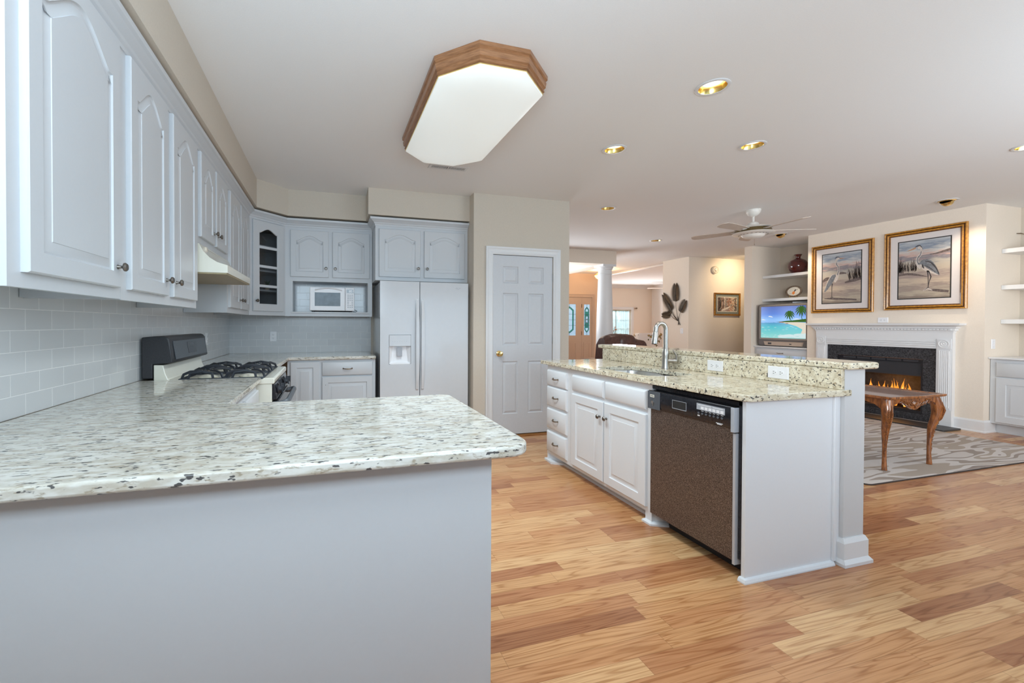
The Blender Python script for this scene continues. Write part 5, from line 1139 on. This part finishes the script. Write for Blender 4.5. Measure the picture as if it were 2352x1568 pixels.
# ------------------------------------------------------------------ right alcove
for z, lab in ((2.173, 'top white shelf of the right alcove'), (1.742, 'middle white shelf of the right alcove'), (1.337, 'bottom white shelf of the right alcove, above the cabinet')):
    tag(bx('wall_shelf', 'trim_white', 7.700, 8.079, 1.60, 3.039, z-.052, z, bevel=.003), lab, 'shelf')
t = thing('alcove_cabinet', 'white built-in base cabinet in the right alcove', 'cabinet', (7.5, 2.5, 0))
bx('top', 'trim_white', 7.465, 8.079, 1.60, 3.039, .872, .894, t, bevel=.004)
bx('body', CW, 7.505, 8.079, 1.60, 3.035, .118, .8715, t); bx('toe_kick', CW, 7.610, 8.079, 1.60, 3.035, 0, .1175, t)
for y in (2.985, 2.36):
    T = frame((7.505, y, .670), (0, -1, 0), (-1, 0, 0)); drawer_front(T, .60, .165).build('drawer', CW, t, smooth=True)
    T = frame((7.505, y, .135), (0, -1, 0), (-1, 0, 0)); db, op = panel_door(T, .60, .52, rail=.075); db.build('door', CW, t, smooth=9)
t = thing('wall_hook', 'tiny dark object on the alcove wall above the top shelf', 'hook', (8.02, 3.038, 2.36))
b = MB(); b.tube([(7.985, 3.035, 2.375), (8.0, 3.01, 2.372), (8.04, 3.0, 2.365), (8.07, 3.01, 2.36)], [.004, .007, .004, .002], 6); b.build('hook_body', 'bronze', t, smooth=True)

# ------------------------------------------------------------------ rug and carved table
t = thing('area_rug', 'beige rug with white and taupe leaf strokes under the carved table', 'rug', (5.5, 3.5, 0))
rug = [*arc(4.075+.05, 2.275+.05, .05, 180, 270, 5), *arc(6.955-.05, 2.275+.05, .05, 270, 360, 5), (6.955, 4.86), (4.075, 4.86)]
MB().prism(rug, .0005, .012).build('pile', 'rug_leaf', t, bevel=.004)
b = MB(); b.sweep(rug, [(.001, .0004), (.006, .0004), (.006, .008), (.001, .0105)], closed=True); b.build('binding', 'rug_binding', t)
t = thing('side_table', 'carved walnut side table with cabriole legs and tray top', 'table', (4.92, 2.85, .012))
ax0, ax1, ay0, ay1, AH = 4.535, 5.275, 2.385, 3.42, .655
def curvy(d, n=7):
    P_ = []
    c = [(ax0, ay0), (ax1, ay0), (ax1, ay1), (ax0, ay1)]
    for i in range(4):
        p, q = Vector(c[i]), Vector(c[(i+1) % 4]); e = (q-p).normalized(); nn = Vector((e.y, -e.x)); ln = (q-p).length
        for k in range(n):
            s_ = k/n; bow = .020*math.sin(PI*s_)+(.010*math.cos(4*PI*s_)-.010)*math.sin(PI*s_)
            P_.append(tuple(p+e*ln*s_+nn*bow))
    return offset_poly(P_, d)
b = MB(); b.skin([[(x, y, z) for x, y in curvy(d_)] for d_, z in ((.020, .628), (.006, .634), (0, .645), (.003, .655), (.012, .657), (.026, .651), (.034, .648))], caps=False)
b.poly([(x, y, .648) for x, y in curvy(.034)]); b.poly([(x, y, .628) for x, y in curvy(.020)][::-1]); b.build('tabletop', 'table_walnut', t, smooth=True)
b = MB()
for i, (p, q) in enumerate((((ax0+.05, ay0+.035), (ax1-.05, ay0+.035)), ((ax1-.035, ay0+.05), (ax1-.035, ay1-.05)), ((ax1-.05, ay1-.035), (ax0+.05, ay1-.035)), ((ax0+.035, ay1-.05), (ax0+.035, ay0+.05)))):
    p, q = Vector(p), Vector(q); e = (q-p).normalized(); nn = Vector((e.y, -e.x)); ln = (q-p).length; n_ = 24
    for s0 in range(n_):
        a0, a1 = s0/n_, (s0+1)/n_
        def zb(s_): return .575-.048*math.exp(-((s_-.5)/.14)**2)+.030*math.exp(-((s_-.22)/.10)**2)+.030*math.exp(-((s_-.78)/.10)**2)-.06*max(0, .08-s_)/.08-.06*max(0, s_-.92)/.08
        A_, B_ = p+e*ln*a0, p+e*ln*a1
        b.skin([[(A_.x+nn.x*.004, A_.y+nn.y*.004, zb(a0)), (A_.x+nn.x*.006, A_.y+nn.y*.006, .6275), (A_.x-nn.x*.016, A_.y-nn.y*.016, .6275), (A_.x-nn.x*.016, A_.y-nn.y*.016, zb(a0))],
                [(B_.x+nn.x*.004, B_.y+nn.y*.004, zb(a1)), (B_.x+nn.x*.006, B_.y+nn.y*.006, .6275), (B_.x-nn.x*.016, B_.y-nn.y*.016, .6275), (B_.x-nn.x*.016, B_.y-nn.y*.016, zb(a1))]])
b.build('apron', 'table_walnut', t)
b = MB()
for i, (p, q) in enumerate((((ax0+.05, ay0+.035), (ax1-.05, ay0+.035)), ((ax0+.035, ay1-.05), (ax0+.035, ay0+.05)))):
    p, q = Vector(p), Vector(q); e = (q-p).normalized(); nn = Vector((e.y, -e.x)); ln = (q-p).length
    T = lambda u, v, w_, p=p, e=e, nn=nn: (p.x+e.x*u+nn.x*w_, p.y+e.y*u+nn.y*w_, v)
    c = ln/2
    for a in range(9):
        an = PI*(a-4)/10; b.tube([T(c, .560, .008), T(c+.035*math.sin(an), .572+.020*math.cos(an), .013), T(c+.05*math.sin(an), .577+.032*math.cos(an), .006)], [.004, .007, .003], 6)
    b.lathe([(.012, 0), (.010, .010), (0, .014)], axis='Z', T=lambda x, y, z: T(c+x, .552+y, .006+z), seg=12)
    for sgn in (-1, 1):
        b.tube([T(c+sgn*(.04+.013*k), .565+.016*math.sin(k*.9)+.004*k, .008) for k in range(13)], [.0055-.0003*k for k in range(13)], 6)
        for k in range(7): b.tube([T(c+sgn*(.05+.022*k), .567+.003*k, .007), T(c+sgn*(.06+.022*k), .585-.012*(k % 2)*2+.004*k, .012), T(c+sgn*(.07+.022*k), .575+.004*k, .005)], [.003, .006, .002], 6)
b.tube([T(ln*k/40+.0, .545 if False else .0, 0) for k in range(0)] or [(0, 0, -.0), (0, 0, -.0001)], .00001, 3) if False else None
b.build('apron_carving', 'table_carved', t, smooth=True)
def leg(x, y, sx, sy):
    d = Vector((sx, sy, 0)).normalized(); P_ = []; R2 = []
    for k in range(17):
        s_ = k/16; z = .624-(.624-.0135)*s_
        o_ = .030*math.sin(PI*min(1, s_*2.2))*(1-s_)-.052*max(0, s_-.25)**.9+.085*max(0, s_-.62)**1.5
        P_.append(Vector((x, y, z))+d*o_); R2.append(.040-.006*s_ if s_ < .18 else max(.015, .039-.030*(s_-.18)/.6) if s_ < .85 else .015+.030*(s_-.85))
    b = MB(); b.tube(P_, R2, 12); o = b.build('leg', 'table_walnut', t, smooth=True)
    b = MB(); f = lambda k, o_: P_[k]+d*(R2[k]*o_)
    for side in (-1, 0, 1):
        tg = Vector((-d.y, d.x, 0))*side*.017
        b.tube([f(1, .9)+tg, f(3, 1.05)+tg*1.2, f(5, 1.05)+tg*.6, f(6, 1.0)], [.003, .008, .007, .002], 6)
    for k in range(6, 13): b.tube([f(k, .98)+Vector((-d.y, d.x, 0))*.008*(1 if k % 2 else -1), f(k, 1.12), f(min(16, k+1), .98)], [.003, .006, .002], 6)
    b.build('leg_carving', 'table_carved', o, smooth=True)
for x, y, sx, sy in ((4.590, 2.445, -1, -1), (5.215, 2.445, 1, -1), (4.590, 3.36, -1, 1), (5.215, 3.36, 1, 1)): leg(x, y, sx, sy)

# ------------------------------------------------------------------ ceiling fans
def fan(label, x, y, drop, R_, ang0, blades, mats, s=1.0):
    t = thing('ceiling_fan', label, 'ceiling fan', (x, y, CZ)); z = CZ-drop
    b = MB(); b.lathe([(.001, -.0005), (.078*s, -.0005), (.080*s, -.012), (.074*s, -.035), (.058*s, -.062), (.036*s, -.076), (.022*s, -.082), (.014*s, -.086)], (x, y, CZ), seg=36); b.build('canopy', mats[0], t, smooth=True)
    MB().lathe([(.013*s, -.08), (.013*s, -drop+.10*s)], (x, y, CZ), seg=16).build('downrod', mats[0], t, smooth=True)
    b = MB(); b.lathe([(.013*s, .115), (.035*s, .11), (.055*s, .095), (.065*s, .068), (.075*s, .062), (.140*s, .052), (.190*s, .040), (.200*s, .030), (.185*s, .022)], (x, y, z), seg=48, T=lambda a, c, d_: (a, c, d_)); b.build('motor_housing', mats[0], t, smooth=True)
    MB().lathe([(.182*s, .0218), (.190*s, .004), (.196*s, -.020), (.19*s, -.022)], (x, y, z), seg=48).build('metal_band', 'fan_band' if s == 1.0 else 'nickel', t, smooth=True)
    b = MB(); b.lathe([(.185*s, -.0225), (.215*s, -.023), (.224*s, -.030), (.212*s, -.038), (.160*s, -.046), (.125*s, -.050), (.122*s, -.052), (.116*s, -.066), (.088*s, -.084), (.045*s, -.094), (0, -.096)], (x, y, z), seg=48); b.build('light_bowl', mats[0], t, smooth=True)
    b = MB()
    for k in range(22):
        a = 2*PI*k/22; c_, s_ = math.cos(a), math.sin(a); q = .150*s
        b.box(-.010, .010, -.004, .004, -.0005, .0005, T=lambda p, r2, h: (x+(q+r2)*c_-p*s_, y+(q+r2)*s_+p*c_, z-.0478+h+r2*.19))
    b.build('vent_slots', 'black_satin', t)
    b = MB(); b.tube([(x+.06, y+.03, z-.088), (x+.06, y+.03, z-.15)], .0015, 5); b.lathe([(0, -.17), (.006, -.165), (.004, -.15)], (x+.06, y+.03, z), seg=8); b.build('pull_chain', 'nickel', t)
    for k in range(blades):
        a = math.radians(ang0+360/blades*k); c_, s_ = math.cos(a), math.sin(a); tl = math.tan(math.radians(11))
        pts = [(.16, -.045), (.20, -.052), (R_-.10, -.070), (R_-.02, -.060), (R_, -.030), (R_-.005, .030), (R_-.05, .062), (R_-.15, .068), (.20, .052), (.16, .045)]
        T = lambda r2, w_, h: (x+r2*c_*s-w_*s_*s, y+r2*s_*s+w_*c_*s, z+.004+h+w_*tl*s)
        b = MB(); b.prism(pts, -.003, .003, T=lambda p, q, h: T(p, q, h)); bl = b.build('blade', mats[1], t)
        b = MB(); b.prism([(.140, -.020), (.175, -.030), (.215, -.012), (.235, 0), (.215, .012), (.175, .030), (.140, .020)], -.0065, -.0031, T=lambda p, q, h: T(p, q, h)); b.build('blade_bracket', mats[0], bl)
    return t
fan('white five-blade ceiling fan with brass band hanging in the family room', 5.085, 4.035, .262, .690, -96, 5, ('fan_white', 'fan_blade'))
fan('distant grey ceiling fan partly hidden by the palm wall', 11.02, 11.6, .20, .80, 150, 4, ('nickel', 'fan_blade'), .9)

# ------------------------------------------------------------------ foyer door, window
d = thing('door_2', 'pale foyer door with leaded teal glass and a matching sidelight', 'door', (7.0, 10.4, 0), kind='structure')
FYD = 10.395
def leaded(x0, x1, z0, z1, parent, wide):
    b = MB(); b.box(x0, x1, FYD-.034, FYD-.030, z0, z1); g = b.build('glass_pane', 'glass_blue', parent)
    cx_, w_ = (x0+x1)/2, (x1-x0)
    b = MB(); m = w_*(.16 if wide else .12); q = [(x0+m, z0+.16), (x0+m, z1-.16), (x0+m*1.8, z1-.12), (cx_-w_*.12, z1-.09), (cx_, z1-.06), (cx_+w_*.12, z1-.09), (x1-m*1.8, z1-.12), (x1-m, z1-.16), (x1-m, z0+.16), (x1-m*1.8, z0+.12), (cx_+w_*.12, z0+.09), (cx_, z0+.06), (cx_-w_*.12, z0+.09), (x0+m*1.8, z0+.12)]
    b.sweep(q[::-1], [(0, .030), (0, .0375), (-.045 if wide else -.032, .0375), (-.045 if wide else -.032, .030)], closed=True, T=lambda a, c, h: (a, FYD-h, c))
    if not wide: b.box(x0+m, x1-m, FYD-.0372, FYD-.0345, z1-.34, z1-.20); b.box(x0+m, x1-m, FYD-.0372, FYD-.0345, z0+.20, z0+.34)
    b.build('teal_glass_border', 'glass_teal', parent)
    b = MB()
    b.sweep(q[::-1], [(0, .037), (0, .040), (-.006, .040), (-.006, .037)], closed=True, T=lambda a, c, h: (a, FYD-h, c))
    if not wide:
        for cz_, rx, rz in ((1.47, .035, .075), (1.36, .050, .055), (1.36, .025, .055), (1.25, .035, .07)): b.tube([(cx_+rx*math.cos(a), FYD-.039, cz_+rz*math.sin(a)) for a in [2*PI*k/18 for k in range(19)]], .004, 5)
    for zz_ in (z0+.28, (z0+z1)/2, z1-.28): b.box(x0, x1, FYD-.040, FYD-.037, zz_-.003, zz_+.003)
    b.box(cx_-.003, cx_+.003, FYD-.040, FYD-.037, z0, z0+.1); b.box(cx_-.003, cx_+.003, FYD-.040, FYD-.037, z1-.1, z1); b.build('lead_lines', 'lead_came', parent)
sc = 10.4/11.5
gx0, gx1 = 6.22, 6.615; sx0, sx1 = 6.878, 7.062; g0, g1 = .955, 1.825
b = MB(); b.box(5.98, gx0, FYD-.045, FYD, .005, 2.012); b.box(gx1, 6.795, FYD-.045, FYD, .005, 2.012); b.box(gx0, gx1, FYD-.045, FYD, .005, g0); b.box(gx0, gx1, FYD-.045, FYD, g1, 2.012)
b.sweep([(6.20, .18), (6.635, .18), (6.635, .76), (6.20, .76)], [(0, .045), (0, .052), (-.03, .052), (-.03, .045)], closed=True, T=lambda a, c, h: (a, FYD-h, c)); b.build('door_leaf', 'door_tan', d); leaded(gx0, gx1, g0, g1, d, True)
b = MB(); b.box(6.80, sx0, FYD-.04, FYD, .005, 2.012); b.box(sx1, 7.13, FYD-.04, FYD, .005, 2.012); b.box(sx0, sx1, FYD-.04, FYD, .005, g0+.01); b.box(sx0, sx1, FYD-.04, FYD, g1, 2.012)
b.sweep([(6.87, .18), (7.07, .18), (7.07, .76), (6.87, .76)], [(0, .04), (0, .047), (-.025, .047), (-.025, .04)], closed=True, T=lambda a, c, h: (a, FYD-h, c)); b.build('sidelight', 'door_tan', d); leaded(sx0, sx1, g0+.01, g1, d, False)
b = MB(); b.sweep([(7.135, 0.0), (7.135, 2.02), (5.97, 2.02), (5.97, 0.0)], [(0, 0), (0, .05), (.02, .055), (.06, .05), (.085, .055), (.085, 0)], T=lambda a, c, h: (a, FYD+.004-h, c)); b.build('casing', 'door_tan', d)
b = MB()
for z in (1.78, 1.02, .2): b.box(6.788, 6.806, FYD-.055, FYD-.0455, z-.05, z+.05)
b.build('hinge', 'bronze', d)
wn_ = thing('window_1', 'tall sunlit front-room window with sheer curtain', 'window', (9.97, 13.0, 1.1), kind='structure')
b = MB(); b.sweep([(10.60, .45), (10.60, 1.80), (9.35, 1.80), (9.35, .45)], [(0, 0), (0, .018), (.09, .022), (.10, .012), (.10, 0)], T=lambda a, c, h: (a, 12.999-h, c)); b.build('casing', 'trim_white', wn_)
b = MB(); b.box(9.352, 9.40, 13.06, 13.10, .452, 1.798); b.box(10.55, 10.598, 13.06, 13.10, .452, 1.798); b.box(9.95, 10.0, 13.06, 13.10, .452, 1.798); b.box(9.40, 10.55, 13.06, 13.10, .452, .50); b.box(9.40, 10.55, 13.06, 13.10, 1.75, 1.798)
for z in (.82, 1.13, 1.44): b.box(9.40, 10.55, 13.075, 13.085, z-.01, z+.01)
b.build('sash', 'trim_white', wn_); MB().box(9.40, 10.55, 13.086, 13.088, .50, 1.75).build('glass_pane', 'clear_glass', wn_)
t = thing('curtain', 'sheer pale blue curtain hanging in the front-room window', 'curtain', (10.0, 12.97, 1.1))
b = MB(); L = []
for z in (1.79, 1.2, .46): L.append([(9.36+1.20*k/90, 13.03+.014*math.sin(k*.85)+(.01*math.sin(k*.3) if z < 1 else 0), z) for k in range(91)])
b.skin(L, closed=False, caps=False); b.build('sheer_panel', 'sheer_curtain', t, smooth=True)
b = MB(); b.tube([(9.355, 13.03, 1.785), (10.595, 13.03, 1.785)], .008, 8); b.build('rod', 'brass', t, smooth=True)
t = thing('curtain_rod_bracket', 'brass curtain rod finial beside the front-room window', 'curtain rod', (10.80, 12.98, 1.86))
b = MB(); b.tube([(10.74, 12.999, 1.86), (10.74, 12.95, 1.86)], .010, 8); b.lathe([(.012, -.03), (.028, -.01), (.030, .01), (.020, .03), (.008, .045), (0, .05)], axis='X', T=lambda x, y, z: (10.79+x, 12.95+y, 1.86+z), seg=14); b.tube([(10.70, 12.95, 1.86), (10.78, 12.95, 1.86)], .009, 8); b.build('finial', 'bronze', t, smooth=True)
hb = MB(); r = random.Random(9)
for k in range(420):
    x, z, y = 8.2+3.6*r.random(), 2.6*r.random(), 14.6+.8*r.random(); a = .10+.16*r.random(); q = Vector((r.random()-.5, r.random()-.5, r.random()-.5)).normalized(); p = q.orthogonal().normalized(); s_ = q.cross(p)
    c_ = Vector((x, y, z)); hb.poly([c_+p*a, c_+s_*a*.5, c_-p*a, c_-s_*a*.5])
hb.box(8.2, 11.8, 15.3, 15.5, -.05, 2.4)
tag(hb.build('hedge', 'garden_view'), 'leafy hedge outside the front-room window', 'hedge', kind='stuff')
area('sky_over_hedge', (10.0, 14.0, 3.6), (10.0, 15.0, 1.2), 3.0, 1.0, 600, (1.0, .98, .92))
tag(bx('garden_ground', 'garden_view', 7.5, 12.6, 14.2, 15.8, -.12, -.06), 'ground under the hedge outside', 'ground', kind='structure')

# ------------------------------------------------------------------ hall wall objects
t = thing('palm_sculpture', 'dark bronze metal palm-frond wall sculpture', 'wall sculpture', (7.27, 7.56, 1.7))
T = frame((7.277, 7.885, 1.255), (0, -1, 0), (-1, 0, 0)); PWd, PHt = .655, .86
base = (.70, .10)
fr_ = [((.60, .60), (.58, .98), .20, 30), ((.44, .38), (.08, .76), .20, 30), ((.80, .32), (.96, .56), .17, 22), ((.36, .26), (.04, .26), .14, 20), ((.40, .36), (.28, .30), .10, 12)]
for i, (p, e, w_, n_) in enumerate(fr_):
    b = MB(); P_ = smoothp([(base[0], base[1]), (base[0]*.45+p[0]*.55-.01, base[1]*.5+p[1]*.5), p, e], 6)
    b.tube([T(u*PWd, v*PHt, .010+.010*math.sin(PI*k/len(P_))) for k, (u, v) in enumerate(P_)], [.006-.004*k/len(P_) for k in range(len(P_))], 6)
    p_, e_ = Vector((p[0]*PWd, p[1]*PHt)), Vector((e[0]*PWd, e[1]*PHt)); ax = (e_-p_); ln = ax.length; ax.normalize(); nr = Vector((-ax.y, ax.x))
    for k in range(n_):
        s_ = k/(n_-1); c_ = p_+ax*ln*(s_*1.0); L_ = w_*PWd*(.55+.75*math.sin(PI*min(1, .15+s_*.8)))
        for sg in (-1, 1):
            d_ = (ax*(.35+.9*s_)+nr*sg*(1.0-.45*s_)).normalized(); q = c_+d_*L_; o_ = Vector((-d_.y, d_.x))*.0065; m_ = c_+d_*L_*.45
            V_ = [c_+o_*.5, m_+o_, q, m_-o_, c_-o_*.5]
            b.prism([tuple(v) for v in V_], .010, .013, T=lambda a, c, h, s2=sg: T(a, c, h+.012*abs((Vector((a, c))-c_).dot(nr))/.1))
    b.build('frond', 'leaf_bronze', t)
b = MB()
for dx in (-.05, 0, .05): b.tube([T((base[0]-.03)*PWd, (base[1]+.12)*PHt, .012), T((base[0]+.02)*PWd, (base[1]-.02)*PHt, .014), T((base[0]+.04+dx)*PWd, (base[1]-.10)*PHt, .012)], [.005, .008, .004], 7)
b.build('stem_cluster', 'leaf_bronze', t, smooth=True)
t = thing('door_chime', 'round cream chime high on the hall wall', 'door chime', (7.95, 7.169, 2.438))
b = MB(); b.lathe([(.075, 0), (.082, .010), (.080, .040), (.066, .052), (.060, .046), (.040, .046), (.034, .060), (.020, .064), (0, .064)], axis='Y', T=lambda x, y, z: (7.95+x, 7.169-y, 2.438+z), seg=32); b.build('housing', 'cream_ceramic', t, smooth=True)
lamp('hall_spot', 'SPOT', (8.35, 6.3, CZ-.05), 62, (1.0, .78, .50), spot_size=math.radians(110), spot_blend=1.0, shadow_soft_size=.05).rotation_euler = (Vector((8.4, 7.17, 2.1))-Vector((8.35, 6.3, CZ-.05))).to_track_quat('-Z', 'Y').to_euler()

# ------------------------------------------------------------------ seating beyond the bar, foyer pendant
t = thing('recliner', 'dark brown leather recliner with pillowed back beyond the bar', 'armchair', (4.87, 6.35, 0))
b = MB()
def cushion(b, x0, x1, y0, y1, z0, z1, p=3.2, n=14):
    L = []
    for i in range(n+1):
        s_ = i/n; zc = z0+(z1-z0)*s_; f = (1-abs(2*s_-1)**p)**(1/p); f = .25+.75*f
        L.append([((x0+x1)/2+(x1-x0)/2*f*math.copysign(abs(math.cos(a))**.55, math.cos(a)), (y0+y1)/2+(y1-y0)/2*f*math.copysign(abs(math.sin(a))**.55, math.sin(a)), zc) for a in [2*PI*k/28 for k in range(28)]])
    b.skin(L)
cushion(b, 4.45, 5.30, 6.15, 6.95, .0, .45); b.build('seat_base', 'leather_brown', t, smooth=True)
b = MB(); cushion(b, 4.44, 4.68, 6.12, 6.95, .10, .66); b.build('arm', 'leather_brown', t, smooth=True); b = MB(); cushion(b, 5.12, 5.36, 6.12, 6.95, .10, .66); b.build('arm', 'leather_brown', t, smooth=True)
b = MB(); L = []
prof = [(4.47, 1.035), (4.51, 1.062), (4.58, 1.090), (4.70, 1.106), (4.80, 1.105), (4.92, 1.098), (5.02, 1.075), (5.10, 1.035), (5.20, 1.000), (5.30, .955), (5.36, .90)]
for x, zt in smoothp(prof, 3): L.append([(x, 6.12, .45), (x, 6.12, zt-.05), (x, 6.15, zt-.012), (x, 6.20, zt+.003*math.sin(x*60)), (x, 6.28, zt-.02), (x, 6.36, zt-.12), (x, 6.42, .45)])
b.skin(L); b.build('back', 'leather_brown', t, smooth=True)
b = MB(); cushion(b, 4.74, 5.12, 6.10, 6.34, .80, 1.098, 2.4); b.build('head_pillow', 'leather_brown', t, smooth=True)
b = MB(); cushion(b, 5.0, 5.34, 6.095, 6.30, .74, 1.0, 2.4); b.build('side_pillow', 'leather_brown', t, smooth=True)
t = thing('armchair', 'white floral-print armchair in the front room', 'armchair', (7.93, 9.35, 0))
b = MB(); b.skin([[(x, y, z) for x, z in rrect(7.55, 8.31, .30, 1.045, .06)] for y in (9.0, 9.02, 9.14, 9.16)]); b.build('back', 'floral_fabric', t, smooth=True)
b = MB(); b.box(7.58, 8.28, 9.165, 9.75, .20, .47); b.build('seat', 'floral_fabric', t, bevel=.03, seg=3)
for x in (7.52, 8.22): MB().box(x, x+.12, 9.165, 9.70, .20, .64).build('arm', 'floral_fabric', t, bevel=.03, seg=3)
for x in (7.60, 8.24):
    for y in (9.08, 9.68): MB().lathe([(.018, 0), (.026, .2)], (x, y, 0), seg=10).build('leg', 'table_walnut', t)
for x in (7.60, 8.24):
    MB().lathe([(.026, .199), (.026, .30)], (x, 9.08, 0), seg=10).build('leg_block', 'table_walnut', t)
t = thing('flower_arrangement', 'orange flowers in a vase behind the white column', 'flowers', (6.07, 8.0, 0))
tb = thing('plant_stand', 'slim dark plant stand beside the white column holding flowers', 'plant stand', (6.03, 8.0, 0))
MB().lathe([(.15, .72), (.15, .745)], (6.03, 8.0, 0), seg=24).build('top', 'table_walnut', tb); MB().lathe([(.02, .03), (.03, .4), (.02, .7199)], (6.03, 8.0, 0), seg=12).build('post', 'table_walnut', tb); MB().lathe([(.14, 0), (.10, .0295), (.02, .03)], (6.03, 8.0, 0), seg=20).build('foot', 'table_walnut', tb)
MB().lathe([(.04, .7455), (.06, .80), (.05, .90), (.03, .95), (.04, .97)], (6.03, 8.0, 0), seg=20).build('vase', 'cream_ceramic', t, smooth=True)
b = MB(); bs = MB()
for k, (dx, dz) in enumerate(((.10, 1.145), (.02, 1.205), (.06, 1.20), (-.04, 1.16), (.115, 1.15), (.03, 1.12))):
    p = Vector((6.03+dx, 8.0+.03*math.sin(k*2), dz)); bs.tube([(6.03, 8.0, .93), (6.03+dx*.4, 8.0, (dz+.93)/2), tuple(p)], .004, 5)
    for j in range(7):
        a = 2*PI*j/7; e_ = Vector((math.cos(a), math.sin(a)*.7, .5*math.sin(a*2)))*.038; s_ = Vector((-math.sin(a), math.cos(a), 0))*.016; b.poly([p, p+e_*.6+s_, p+e_, p+e_*.6-s_])
b.build('blossoms', 'orange_petal', t); bs.build('stems', 'stem_green', t)
t = thing('pendant_light', 'warm glowing bowl pendant in the foyer behind the column', 'pendant light', (6.86, 9.5, CZ))
px_, py_ = 6.86, 9.5
b = MB(); b.lathe([(.205, 2.545), (.200, 2.53), (.17, 2.48), (.11, 2.44), (.04, 2.42), (0, 2.418)], (px_, py_, 0), seg=32, caps=False); b.build('glass_bowl', 'pendant_glass', t, smooth=True)
b = MB(); b.lathe([(.205, 2.543), (.214, 2.546), (.214, 2.558), (.200, 2.558)], (px_, py_, 0), seg=32, caps=False)
for k in range(3): a = 2*PI*k/3+2.6; b.tube([(px_+.205*math.cos(a), py_+.205*math.sin(a), 2.552), (px_+.02*math.cos(a), py_+.02*math.sin(a), 2.655)], .006, 6)
b.lathe([(.03, 2.65), (.06, 2.68), (.065, 2.6935), (0, 2.6935)], (px_, py_, 0), seg=20); b.build('brass_hanger', 'brass', t, smooth=True)
lamp('pendant_bulb', 'POINT', (px_, py_, 2.58), 16, (1.0, .66, .36), shadow_soft_size=.08)
lamp('foyer_glow', 'POINT', (6.2, 9.3, 1.9), 14, (1.0, .72, .46), shadow_soft_size=.25)
